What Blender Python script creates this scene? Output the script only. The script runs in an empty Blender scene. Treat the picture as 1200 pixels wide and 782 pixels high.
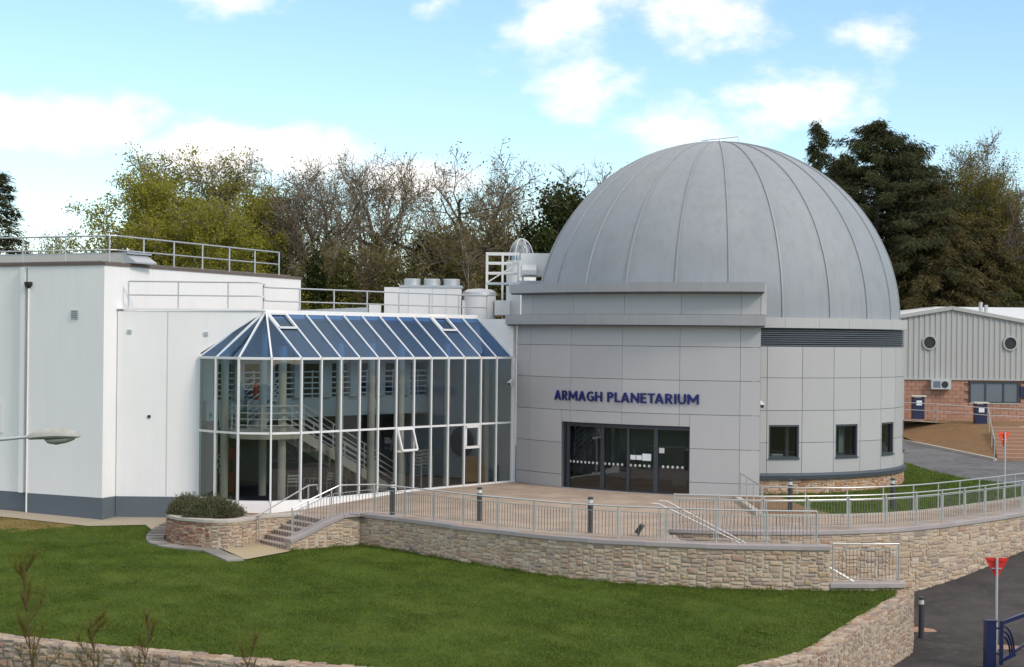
import bpy, math, random
import numpy as np
from mathutils import Vector, Matrix
from mathutils.geometry import delaunay_2d_cdt
R = math.radians
scene = bpy.context.scene
COL = scene.collection

# ------------------------------------------------------------------ camera
cam_d = bpy.data.cameras.new('camera'); cam = bpy.data.objects.new('camera', cam_d); COL.objects.link(cam)
cam_d.sensor_width = 36; cam_d.lens = 60; cam_d.clip_start = 0.5; cam_d.clip_end = 6000
cam.matrix_world = Matrix.Translation((0, 0, 6)) @ Matrix.Rotation(R(90.115), 4, 'X') @ Matrix.Rotation(R(0.6), 4, 'Z')
scene.camera = cam
# ------------------------------------------------------------------ light
SUN_AZ, SUN_EL = R(130), R(38)          # azimuth clockwise from +Y (the view direction)
sun_d = bpy.data.lights.new('sun', 'SUN'); sun = bpy.data.objects.new('sun', sun_d); COL.objects.link(sun)
sun_d.energy = 1.45; sun_d.angle = R(11.0); sun_d.color = (1.0, 0.90, 0.78)
sv = Vector((math.sin(SUN_AZ) * math.cos(SUN_EL), math.cos(SUN_AZ) * math.cos(SUN_EL), math.sin(SUN_EL)))
sun.rotation_euler = sv.to_track_quat('Z', 'Y').to_euler(); sun.location = (40, -20, 60)
vs = scene.view_settings
scene.display_settings.display_device = 'sRGB'
vs.view_transform = 'Standard'; vs.look = 'None'; vs.gamma = 1.0; vs.exposure = 0.5; vs.use_curve_mapping = False

# ------------------------------------------------------------------ sky
world = bpy.data.worlds.new('World'); scene.world = world; world.use_nodes = True
wt = world.node_tree; wt.nodes.clear()
def WN(t, **k):
    n = wt.nodes.new(t)
    for a, b in k.items(): setattr(n, a, b)
    return n
def wmath(op, a, b=None, clamp=False):
    n = WN('ShaderNodeMath', operation=op, use_clamp=clamp)
    for i, v in enumerate((a, b)):
        if v is None: continue
        if isinstance(v, (int, float)): n.inputs[i].default_value = v
        else: wt.links.new(v, n.inputs[i])
    return n.outputs[0]
sky = WN('ShaderNodeTexSky', sky_type='NISHITA', sun_disc=False)
sky.sun_elevation = SUN_EL; sky.sun_rotation = SUN_AZ; sky.air_density = 1.0; sky.dust_density = 0.3; sky.ozone_density = 2.0
tint = WN('ShaderNodeMix', data_type='RGBA', blend_type='MULTIPLY'); tint.inputs[0].default_value = 1
wt.links.new(sky.outputs[0], tint.inputs[6]); tint.inputs[7].default_value = (0.86, 0.935, 0.965, 1)
bg = WN('ShaderNodeBackground'); wt.links.new(tint.outputs[2], bg.inputs[0]); bg.inputs[1].default_value = 0.143
tc = WN('ShaderNodeTexCoord'); sep = WN('ShaderNodeSeparateXYZ'); wt.links.new(tc.outputs['Generated'], sep.inputs[0])
az = wmath('ARCTAN2', sep.outputs[0], sep.outputs[1]); el = wmath('ARCSINE', sep.outputs[2])
cmb = WN('ShaderNodeCombineXYZ'); wt.links.new(az, cmb.inputs[0]); wt.links.new(el, cmb.inputs[1])
# cloud banks: (azimuth, elevation, half width, half height, weight) in radians
CL = [(-.300, .116, .075, .018, 1.3), (-.250, .120, .055, .018, 1.3), (-.175, .104, .05, .022, 1.3), (-.125, .103, .05, .020, 1.3), (-.06, .092, .05, .016, 1.2),
      (-.40, .11, .10, .026, 1.1), (-.55, .10, .12, .035, 1),
      (-.175, .197, .055, .016, .8), (.03, .185, .050, .034, .8), (.042, .146, .036, .022, 1), (.11, .190, .050, .028, .9),
      (.165, .140, .050, .020, 1), (.105, .122, .060, .020, .8), (.208, .174, .030, .014, .75), (-.045, .193, .016, .010, .5),
      (.42, .16, .09, .035, .9), (.62, .12, .14, .05, 1), (-.3, .26, .12, .04, .8), (.25, .28, .14, .05, .8)]
acc = None
for (a, e, ra, re, w) in CL:
    s = WN('ShaderNodeVectorMath', operation='SUBTRACT'); wt.links.new(cmb.outputs[0], s.inputs[0]); s.inputs[1].default_value = (a, e, 0)
    d = WN('ShaderNodeVectorMath', operation='MULTIPLY'); wt.links.new(s.outputs[0], d.inputs[0]); d.inputs[1].default_value = (1 / ra, 1 / re, 0)
    l = WN('ShaderNodeVectorMath', operation='LENGTH'); wt.links.new(d.outputs[0], l.inputs[0])
    m = wmath('MULTIPLY', wmath('SUBTRACT', 1.22, l.outputs['Value']), w)
    acc = m if acc is None else wmath('MAXIMUM', acc, m)
mp = WN('ShaderNodeMapping'); wt.links.new(cmb.outputs[0], mp.inputs[0]); mp.inputs['Scale'].default_value = (26, 44, 1)
nz = WN('ShaderNodeTexNoise'); wt.links.new(mp.outputs[0], nz.inputs[0]); nz.inputs['Scale'].default_value = 1.0; nz.inputs['Detail'].default_value = 7; nz.inputs['Roughness'].default_value = .58
mp2 = WN('ShaderNodeMapping'); wt.links.new(tc.outputs['Generated'], mp2.inputs[0]); mp2.inputs['Scale'].default_value = (2.2, 2.2, 5)
nz2 = WN('ShaderNodeTexNoise'); wt.links.new(mp2.outputs[0], nz2.inputs[0]); nz2.inputs['Scale'].default_value = 1.0; nz2.inputs['Detail'].default_value = 8
# cloud over the unseen rest of the sky, thickened overhead to whiten the ambient light
hi = WN('ShaderNodeMapRange', interpolation_type='SMOOTHSTEP'); wt.links.new(el, hi.inputs[0]); hi.inputs[1].default_value = .24; hi.inputs[2].default_value = .5
gen = wmath('MULTIPLY', wmath('MULTIPLY', wmath('SUBTRACT', nz2.outputs[0], .33), 6.0), hi.outputs[0])
dens = wmath('ADD', acc, wmath('MULTIPLY', wmath('SUBTRACT', nz.outputs[0], .53), 2.1))
dens = wmath('MAXIMUM', dens, gen)
mr = WN('ShaderNodeMapRange', interpolation_type='SMOOTHSTEP'); wt.links.new(dens, mr.inputs[0]); mr.inputs[1].default_value = .05; mr.inputs[2].default_value = 1.12
hz = WN('ShaderNodeMapRange'); wt.links.new(el, hz.inputs[0]); hz.inputs[1].default_value = .0; hz.inputs[2].default_value = .12; hz.inputs[3].default_value = .18; hz.inputs[4].default_value = 0
cov = wmath('MAXIMUM', mr.outputs[0], hz.outputs[0])
bgc = WN('ShaderNodeBackground'); bgc.inputs[0].default_value = (1.0, .965, .935, 1); bgc.inputs[1].default_value = .90
mix = WN('ShaderNodeMixShader'); wt.links.new(cov, mix.inputs[0]); wt.links.new(bg.outputs[0], mix.inputs[1]); wt.links.new(bgc.outputs[0], mix.inputs[2])
wo = WN('ShaderNodeOutputWorld'); wt.links.new(mix.outputs[0], wo.inputs[0])

# ------------------------------------------------------------------ materials
def srgb(r, g, b):
    f = lambda c: c / 12.92 if c <= .04045 else ((c + .055) / 1.055) ** 2.4
    return (f(r / 255), f(g / 255), f(b / 255))
class NT:
    def __init__(s, name):
        s.m = bpy.data.materials.new(name); s.m.use_nodes = True; s.t = s.m.node_tree; s.t.nodes.clear()
        s.out = s.n('ShaderNodeOutputMaterial')
    def n(s, t, **k):
        x = s.t.nodes.new(t)
        for a, b in k.items(): setattr(x, a, b)
        return x
    def l(s, a, b): s.t.links.new(a, b)
    def pos(s): return s.n('ShaderNodeNewGeometry').outputs['Position']
    def noise(s, vec, scale, detail=5, rough=.55, stretch=None, dist=0):
        if stretch:
            mp = s.n('ShaderNodeMapping'); s.l(vec, mp.inputs[0]); mp.inputs['Scale'].default_value = stretch; vec = mp.outputs[0]
        x = s.n('ShaderNodeTexNoise'); s.l(vec, x.inputs[0]); x.inputs['Scale'].default_value = scale
        x.inputs['Detail'].default_value = detail; x.inputs['Roughness'].default_value = rough; x.inputs['Distortion'].default_value = dist
        return x.outputs[0]
    def math(s, op, a, b=None, clamp=False):
        x = s.n('ShaderNodeMath', operation=op, use_clamp=clamp)
        for i, v in enumerate((a, b)):
            if v is None: continue
            if isinstance(v, (int, float)): x.inputs[i].default_value = v
            else: s.l(v, x.inputs[i])
        return x.outputs[0]
    def mix(s, f, a, b, mode='MIX'):
        x = s.n('ShaderNodeMix', data_type='RGBA', blend_type=mode)
        for i, v in ((0, f), (6, a), (7, b)):
            if isinstance(v, (int, float)): x.inputs[i].default_value = v
            elif isinstance(v, tuple): x.inputs[i].default_value = (*v[:3], 1)
            else: s.l(v, x.inputs[i])
        return x.outputs[2]
    def ramp(s, fac, stops, interp='LINEAR'):
        x = s.n('ShaderNodeValToRGB'); s.l(fac, x.inputs[0]); x.color_ramp.interpolation = interp
        e = x.color_ramp.elements
        while len(e) < len(stops): e.new(1)
        for i, (p, c) in enumerate(stops): e[i].position = p; e[i].color = (*c[:3], 1) if isinstance(c, tuple) else (c, c, c, 1)
        return x.outputs[0]
    def bsdf(s, col, rough=.6, metal=0, bump=None, bstr=.3, bdist=.02, spec=.5, coat=0):
        b = s.n('ShaderNodeBsdfPrincipled')
        if isinstance(col, tuple): b.inputs['Base Color'].default_value = (*col[:3], 1)
        else: s.l(col, b.inputs['Base Color'])
        if isinstance(rough, (int, float)): b.inputs['Roughness'].default_value = rough
        else: s.l(rough, b.inputs['Roughness'])
        b.inputs['Metallic'].default_value = metal; b.inputs['Specular IOR Level'].default_value = spec
        if coat: b.inputs['Coat Weight'].default_value = coat
        if bump is not None:
            bn = s.n('ShaderNodeBump'); bn.inputs['Strength'].default_value = bstr; bn.inputs['Distance'].default_value = bdist
            s.l(bump, bn.inputs['Height']); s.l(bn.outputs[0], b.inputs['Normal'])
        s.l(b.outputs[0], s.out.inputs[0]); return b
    def rnd(s):      # one number per object and per separate piece
        a = s.n('ShaderNodeObjectInfo').outputs['Random']; b = s.n('ShaderNodeNewGeometry').outputs['Random Per Island']
        return s.math('FRACT', s.math('ADD', a, s.math('MULTIPLY', b, 1.37)))
def mul(c, k): return tuple(min(1, x * k) for x in c)
def plain(name, col, rough=.55, metal=0, var=.10, scale=1.5, bump=.0, bscale=60, spec=.5, rnd=0, fine=.04, streak=0):
    t = NT(name); p = t.pos()
    n = t.noise(p, scale, 6)
    c = t.mix(n, mul(col, 1 - var), mul(col, 1 + var))
    if fine:
        c = t.mix(t.math('MULTIPLY', t.noise(p, scale * 25, 3), 1), t.mix(1.0, c, (1 - fine * 2,) * 3, 'MULTIPLY'), t.mix(1.0, c, (1 + fine,) * 3, 'MULTIPLY'))
    if streak:
        st = t.ramp(t.noise(p, 1, 4, .6, (5, 5, .35)), [(.45, 0.0), (.75, 1.0)])
        c = t.mix(t.math('MULTIPLY', st, streak), c, mul(col, .6))
    if rnd:
        r = t.rnd(); c = t.mix(1.0, c, t.ramp(r, [(0, 1 - rnd), (1, 1.0)]), 'MULTIPLY')
    t.bsdf(c, rough, metal, t.noise(p, bscale, 4) if bump else None, bump, .01, spec)
    return t.m

MAT = {}
MAT['render'] = plain('white_render', (.81, .795, .785), .75, var=.04, scale=.7, bump=.15, bscale=45, fine=.015, streak=.09)
MAT['render_base'] = plain('slate_paint', srgb(92, 101, 108), .7, var=.07, bump=.1, fine=.03, streak=.12)
MAT['white_metal'] = plain('white_powder_coat', (.70, .70, .70), .35, var=.03, fine=.01, streak=.06)
MAT['panel'] = plain('grey_cladding_panel', srgb(182, 181, 182), .5, 0, var=.03, scale=.8, rnd=.09, fine=.012, streak=.05)
MAT['panel_light'] = plain('pale_cladding_panel', srgb(174, 173, 172), .5, 0, var=.03, scale=.8, rnd=.08, fine=.012, streak=.05)
MAT['fascia'] = plain('grey_fascia_metal', srgb(158, 158, 160), .5, .05, var=.05, rnd=.03, streak=.18)
MAT['fascia_light'] = plain('pale_fascia_metal', srgb(176, 175, 174), .45, 0.05, var=.05, streak=.1)
MAT['backing'] = plain('joint_backing', srgb(98, 100, 104), .8)
MAT['dark_frame'] = plain('anthracite_frame', srgb(60, 66, 72), .4, .1, var=.06)
MAT['louvre'] = plain('louvre_metal', srgb(108, 114, 122), .4, .3, var=.05)
MAT['interior_dark'] = plain('dark_interior', srgb(70, 68, 66), .8)
MAT['interior_grey'] = plain('grey_interior', srgb(146, 147, 143), .8)
MAT['interior_white'] = plain('interior_plaster', srgb(196, 195, 188), .8, var=.03)
MAT['carpet'] = plain('blue_carpet', srgb(38, 44, 62), .95, var=.15, bump=.2)
MAT['steel'] = plain('stainless_steel', (.52, .515, .50), .42, .8, var=.07, fine=.02)
MAT['shaded_steel'] = plain('shaded_steel', (.22, .215, .205), .38, .7, var=.07, fine=.02)  # rail steel darkened for balusters: shade and dark reflections put into the colour
MAT['galv'] = plain('galvanised_steel', (.50, .52, .54), .5, .6, var=.12, fine=.03)
MAT['navy'] = plain('navy_letter', srgb(22, 26, 98), .5, var=.04, fine=0)
MAT['coping'] = plain('cut_stone_coping', srgb(164, 155, 154), .8, var=.09, scale=3, bump=.25, bscale=50, rnd=.14, streak=.0)
MAT['step'] = plain('step_stone', srgb(165, 150, 140), .8, var=.1, scale=3, bump=.2)
MAT['step_dark'] = plain('step_insert', srgb(95, 88, 84), .8)
MAT['concrete'] = plain('path_concrete', srgb(160, 148, 130), .85, var=.14, scale=1.3, bump=.25, fine=.06)
MAT['slab'] = plain('flag_stone', srgb(150, 145, 138), .8, var=.12, scale=3, bump=.2, rnd=.42)
MAT['landing'] = plain('sandy_landing', srgb(166, 150, 122), .9, var=.12, scale=3, bump=.3)
MAT['kerb'] = plain('kerb_concrete', srgb(178, 170, 160), .85, var=.12, bump=.2)
MAT['mortar'] = plain('lime_mortar', srgb(186, 171, 154), .9, var=.16, scale=5, bump=.5, bscale=70, fine=.08)
MAT['mortar_red'] = plain('red_mortar', srgb(158, 124, 104), .9, var=.14, scale=5, bump=.5, bscale=70, fine=.08)
MAT['black'] = plain('black_plastic', srgb(38, 38, 40), .5)
MAT['bollard'] = plain('graphite_paint', srgb(62, 66, 70), .45, .2)
MAT['lamp_glass'] = plain('frosted_lamp', srgb(205, 205, 200), .3)
MAT['lamp_body'] = plain('weathered_lamp', srgb(166, 165, 158), .7, var=.25, scale=9, bump=.2, fine=.1, streak=.35)
MAT['red'] = plain('red_sign_back', srgb(200, 40, 22), .5, var=.06)
MAT['red_machine'] = plain('red_machine', srgb(170, 24, 20), .4)
MAT['orange'] = plain('orange_red_sign', srgb(225, 70, 30), .5)
MAT['gate'] = plain('navy_gate_paint', srgb(18, 30, 70), .35, .1, var=.1)
MAT['bin'] = plain('navy_bin', srgb(26, 36, 72), .45)
MAT['paper'] = plain('white_paper', srgb(225, 228, 232), .6, var=.02, fine=.0)
MAT['blind'] = plain('window_blind', srgb(196, 198, 196), .8)
MAT['wood'] = plain('tan_upholstery', srgb(150, 118, 76), .8)
MAT['teal'] = plain('blue_upholstery', srgb(70, 118, 140), .8)
MAT['brown_soil'] = plain('bare_soil', srgb(128, 98, 66), .95, var=.25, scale=2.5, bump=.6, bscale=25, fine=.15)
MAT['bark'] = plain('bark', (.12, .10, .072), .9, var=.3, scale=5, bump=.5, bscale=20)
MAT['bark_pale'] = plain('pale_bark', (.30, .28, .25), .85, var=.3, scale=5)
MAT['twig'] = plain('twig_brown', (.19, .155, .115), .9, var=.25, scale=.8)
MAT['twig_purple'] = plain('twig_purple', (.14, .105, .095), .9, var=.25, scale=.8)
MAT['roof_white'] = plain('pale_roof_sheet', srgb(214, 214, 214), .5, var=.04)
MAT['rib_metal'] = plain('ribbed_cladding', srgb(172, 172, 169), .5, .0, var=.04, streak=.08)
MAT['block'] = plain('pink_block', srgb(172, 130, 110), .9, var=.14, scale=4, bump=.3, rnd=.2)
MAT['felt'] = plain('roof_felt', srgb(120, 116, 112), .9, var=.15)
MAT['verge'] = plain('dark_verge', srgb(104, 92, 86), .8, var=.2, scale=4)

def stone_mat(name, cols, warm=1):
    t = NT(name); p = t.pos(); r = t.rnd()
    base = t.ramp(r, [(i / len(cols), srgb(*c)) for i, c in enumerate(cols)], 'CONSTANT')
    base = t.mix(1, base, (1.0, .985, 1.03), 'MULTIPLY')
    n1 = t.noise(p, 7, 6, .65); n2 = t.noise(p, 38, 5, .6)
    c = t.mix(t.ramp(n1, [(.3, 0.0), (.72, 1.0)]), t.mix(1, base, (.80, .77, .74), 'MULTIPLY'), t.mix(1, base, (1.12, 1.10, 1.07), 'MULTIPLY'))
    c = t.mix(t.ramp(t.noise(p, 2.1, 4), [(.52, 0.0), (.7, .45)]), c, srgb(182, 170, 150))
    c = t.mix(t.math('MULTIPLY', n2, .5), c, t.mix(1, c, (.62, .6, .58), 'MULTIPLY'))
    t.bsdf(c, .88, 0, t.math('ADD', n1, t.math('MULTIPLY', n2, .5)), .75, .03, .3)
    return t.m
MAT['stone'] = stone_mat('buff_rubble_stone', [(190, 172, 146), (182, 160, 132), (196, 180, 158), (174, 158, 140), (186, 166, 134), (168, 152, 134), (198, 184, 162), (190, 174, 150), (182, 158, 132), (192, 174, 146), (156, 142, 130), (188, 168, 144), (194, 178, 154), (174, 148, 128), (184, 162, 138)])
MAT['stone_grey'] = stone_mat('grey_rubble_stone', [(172, 156, 136), (162, 146, 130), (180, 164, 142), (154, 140, 128), (168, 148, 122), (148, 136, 126), (178, 164, 144), (160, 134, 114)])
MAT['stone_red'] = stone_mat('red_rubble_stone', [(156, 112, 90), (166, 124, 100), (142, 100, 82), (172, 138, 112), (150, 116, 98), (134, 96, 82), (164, 120, 92)])
MAT['stone_tan'] = stone_mat('tan_plinth_stone', [(192, 154, 118), (180, 140, 104), (200, 168, 134), (172, 132, 104), (190, 150, 110), (164, 122, 96)])

def worn(t, p, c):
    d = t.n('ShaderNodeVectorMath', operation='SUBTRACT'); t.l(p, d.inputs[0]); d.inputs[1].default_value = (-17.6, 61.0, -.85)
    m = t.n('ShaderNodeVectorMath', operation='MULTIPLY'); t.l(d.outputs[0], m.inputs[0]); m.inputs[1].default_value = (.33, .62, 0)
    l = t.n('ShaderNodeVectorMath', operation='LENGTH'); t.l(m.outputs[0], l.inputs[0])
    f = t.math('SUBTRACT', t.math('MULTIPLY', t.noise(p, 1.6, 5, .6), 2.2), l.outputs['Value'])
    return t.mix(t.ramp(f, [(.25, 0.0), (.6, .8)]), c, srgb(150, 128, 84))
def m_grass(name, a, b, c3):
    t = NT(name); p = t.pos()
    n1 = t.noise(p, .35, 6, .6); n2 = t.noise(p, 2.6, 6, .7, (1, .45, 1)); n3 = t.noise(p, 28, 4, .7)
    c = t.mix(t.ramp(n2, [(.3, 0.0), (.7, 1.0)]), srgb(*a), srgb(*b))
    c = t.mix(t.ramp(n1, [(.5, 0.0), (.72, .5)]), c, srgb(*c3))
    c = t.mix(t.math('MULTIPLY', n3, .6), c, t.mix(1, c, (.55, .55, .5), 'MULTIPLY'))
    if name == 'lawn_grass': c = worn(t, p, c)
    t.bsdf(c, .9, 0, t.math('ADD', n2, n3), .8, .06, .15)
    return t.m
MAT['lawn'] = m_grass('lawn_grass', (66, 82, 30), (88, 106, 42), (100, 112, 52))
MAT['grass'] = m_grass('rough_grass', (66, 88, 34), (92, 112, 46), (116, 116, 60))
MAT['ground'] = m_grass('field_ground', (60, 76, 36), (84, 92, 48), (96, 92, 60))
def m_blade():
    t = NT('grass_blade'); p = t.pos(); r = t.n('ShaderNodeNewGeometry').outputs['Random Per Island']
    n = t.noise(p, .35, 6, .7); n2 = t.noise(p, 1.5, 5, .75, (1, .55, 1))
    c = t.ramp(t.math('ADD', t.math('MULTIPLY', r, .3), t.math('MULTIPLY', n2, .7)), [(.2, srgb(62, 76, 22)), (.46, srgb(78, 96, 30)), (.66, srgb(96, 113, 40)), (.95, srgb(132, 132, 64))])
    c = t.mix(t.ramp(n, [(.52, 0.0), (.7, .4)]), c, srgb(96, 112, 46))
    c = worn(t, p, c)
    b = t.bsdf(c, .8, spec=.2); return t.m
MAT['blade'] = m_blade()
def m_paving():
    t = NT('brick_paving'); p = t.pos()
    mp = t.n('ShaderNodeMapping'); t.l(p, mp.inputs[0]); mp.inputs['Rotation'].default_value = (0, 0, R(38))
    b = t.n('ShaderNodeTexBrick'); t.l(mp.outputs[0], b.inputs[0]); b.inputs['Scale'].default_value = 1
    b.inputs['Brick Width'].default_value = .21; b.inputs['Row Height'].default_value = .105; b.inputs['Mortar Size'].default_value = .006
    b.inputs['Color1'].default_value = (*srgb(170, 151, 135), 1); b.inputs['Color2'].default_value = (*srgb(154, 136, 122), 1); b.inputs['Mortar'].default_value = (*srgb(124, 112, 100), 1)
    c = t.mix(t.ramp(t.noise(p, .9, 5), [(.42, 0.0), (.6, .75)]), b.outputs[0], srgb(182, 164, 146))
    c = t.mix(t.math('MULTIPLY', t.noise(p, 14, 4), .35), c, srgb(112, 96, 84))
    t.bsdf(c, .85, 0, b.outputs['Fac'], -.3, .01); return t.m
MAT['paving'] = m_paving()
def m_asphalt(name, base):
    t = NT(name); p = t.pos()
    n1 = t.noise(p, .55, 6, .6, dist=.4); n2 = t.noise(p, 60, 3); n3 = t.noise(p, 3.2, 5, .7)
    c = t.mix(t.ramp(n1, [(.38, 0.0), (.62, 1.0)]), srgb(*base), mul(srgb(*base), 1.7))
    c = t.mix(t.ramp(n3, [(.5, 0.0), (.68, .6)]), c, mul(srgb(*base), 2.4))
    c = t.mix(t.math('MULTIPLY', n2, .5), c, mul(srgb(*base), .6))
    t.bsdf(c, .9, 0, n2, .5, .01, .25); return t.m
MAT['asphalt'] = m_asphalt('worn_asphalt', (60, 57, 56))
MAT['asphalt_far'] = m_asphalt('yard_asphalt', (92, 92, 94))
def m_dome():
    t = NT('weathered_dome_sheet'); p = t.pos()
    st = t.noise(p, 1, 5, .62, (4.0, 4.0, .16)); bl = t.noise(p, .38, 6, .62); fn = t.noise(p, 9, 5, .7)
    c = t.mix(t.ramp(bl, [(.3, 0.0), (.7, 1.0)]), srgb(139, 144, 150), srgb(150, 154, 158))
    c = t.mix(t.ramp(st, [(.48, 0.0), (.74, .42)]), c, srgb(126, 126, 127))
    c = t.mix(t.ramp(t.noise(p, .9, 6, .7), [(.54, 0.0), (.66, .28)]), c, srgb(138, 136, 133))
    c = t.mix(t.math('MULTIPLY', fn, .14), c, srgb(118, 122, 128))
    t.bsdf(c, t.ramp(fn, [(.3, .58), (.7, .72)]), .0, fn, .06, .02, .35); return t.m
MAT['dome'] = m_dome()
MAT['dome_rib'] = plain('dome_seam', srgb(146, 150, 154), .55, .1, var=.12)
def m_glass(name, tint, ior=1.5, rough=.01, gcol=(1, 1, 1)):
    t = NT(name); tr = t.n('ShaderNodeBsdfTransparent'); tr.inputs[0].default_value = (*tint, 1)
    g = t.n('ShaderNodeBsdfGlossy'); g.inputs['Roughness'].default_value = rough; g.inputs[0].default_value = (*gcol, 1)
    bn = t.n('ShaderNodeBump'); bn.inputs['Strength'].default_value = .05; bn.inputs['Distance'].default_value = .05; t.l(t.noise(t.pos(), .8, 2), bn.inputs['Height']); t.l(bn.outputs[0], g.inputs['Normal'])
    f = t.n('ShaderNodeFresnel'); bf = t.n('ShaderNodeNewGeometry').outputs['Backfacing']      # thin sheet: same reflectance from either side
    t.l(t.math('ADD', ior, t.math('MULTIPLY', bf, 1 / ior - ior)), f.inputs[0])
    mx = t.n('ShaderNodeMixShader'); t.l(f.outputs[0], mx.inputs[0]); t.l(tr.outputs[0], mx.inputs[1]); t.l(g.outputs[0], mx.inputs[2])
    t.l(mx.outputs[0], t.out.inputs[0]); return t.m
MAT['glass'] = m_glass('clear_tinted_glass', (.76, .77, .75), 1.5)
MAT['glass_side'] = m_glass('green_tinted_glass', (.60, .70, .68), 1.6)
MAT['glass_roof'] = m_glass('blue_roof_glass', (.46, .62, .79), 1.55, .01, (.62, .80, 1.0))
MAT['glass_dark'] = m_glass('dark_window_glass', (.66, .69, .70), 1.6)
def m_leaf(name, cols, transl=.3, ivar=1):
    t = NT(name); p = t.pos(); r = t.n('ShaderNodeNewGeometry').outputs['Random Per Island']
    n = t.noise(p, .55, 4, .6)
    f = t.math('ADD', t.math('MULTIPLY', r, .55), t.math('MULTIPLY', n, .5))
    c = t.ramp(f, [(.12 + .8 * i / (len(cols) - 1), cc) for i, cc in enumerate(cols)])
    d = t.n('ShaderNodeBsdfDiffuse'); tl = t.n('ShaderNodeBsdfTranslucent'); t.l(c, d.inputs[0]); t.l(c, tl.inputs[0])
    mx = t.n('ShaderNodeMixShader'); mx.inputs[0].default_value = transl; t.l(d.outputs[0], mx.inputs[1]); t.l(tl.outputs[0], mx.inputs[2])
    t.l(mx.outputs[0], t.out.inputs[0]); return t.m
MAT['leaf_spring'] = m_leaf('spring_leaf', [(.13, .145, .022), (.23, .235, .035), (.32, .305, .05), (.30, .24, .065)], .4)
MAT['leaf_bud'] = m_leaf('olive_bud', [(.10, .085, .03), (.15, .125, .04), (.20, .165, .055)], .35)
MAT['leaf_olive'] = m_leaf('olive_leaf', [(.11, .105, .025), (.18, .165, .036), (.25, .22, .055)], .35)
MAT['leaf_ivy'] = m_leaf('ivy_leaf', [(.02, .03, .012), (.042, .058, .02), (.08, .09, .03)], .15)
MAT['leaf_hedge'] = m_leaf('hedge_leaf', [(.05, .052, .018), (.09, .09, .028), (.14, .13, .04)], .25)
MAT['leaf_brown'] = m_leaf('brown_thicket', [(.10, .08, .03), (.17, .138, .05), (.24, .20, .07)], .3)
MAT['needle'] = m_leaf('dark_needle', [(.026, .035, .02), (.056, .063, .03), (.10, .095, .045)], .1)
MAT['needle_brown'] = m_leaf('brown_needle', [(.045, .042, .02), (.09, .077, .034), (.145, .112, .048)], .15)
MAT['lavender'] = m_leaf('lavender_leaf', [(.06, .07, .035), (.11, .12, .06), (.16, .15, .09), (.19, .14, .095)], .2)
MAT['sapling'] = m_leaf('sapling_shoot', [(.09, .075, .02), (.14, .12, .03), (.17, .10, .035)], .3)
MAT['bark_red'] = plain('red_bark', (.10, .055, .04), .8, var=.25, scale=6)

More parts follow.
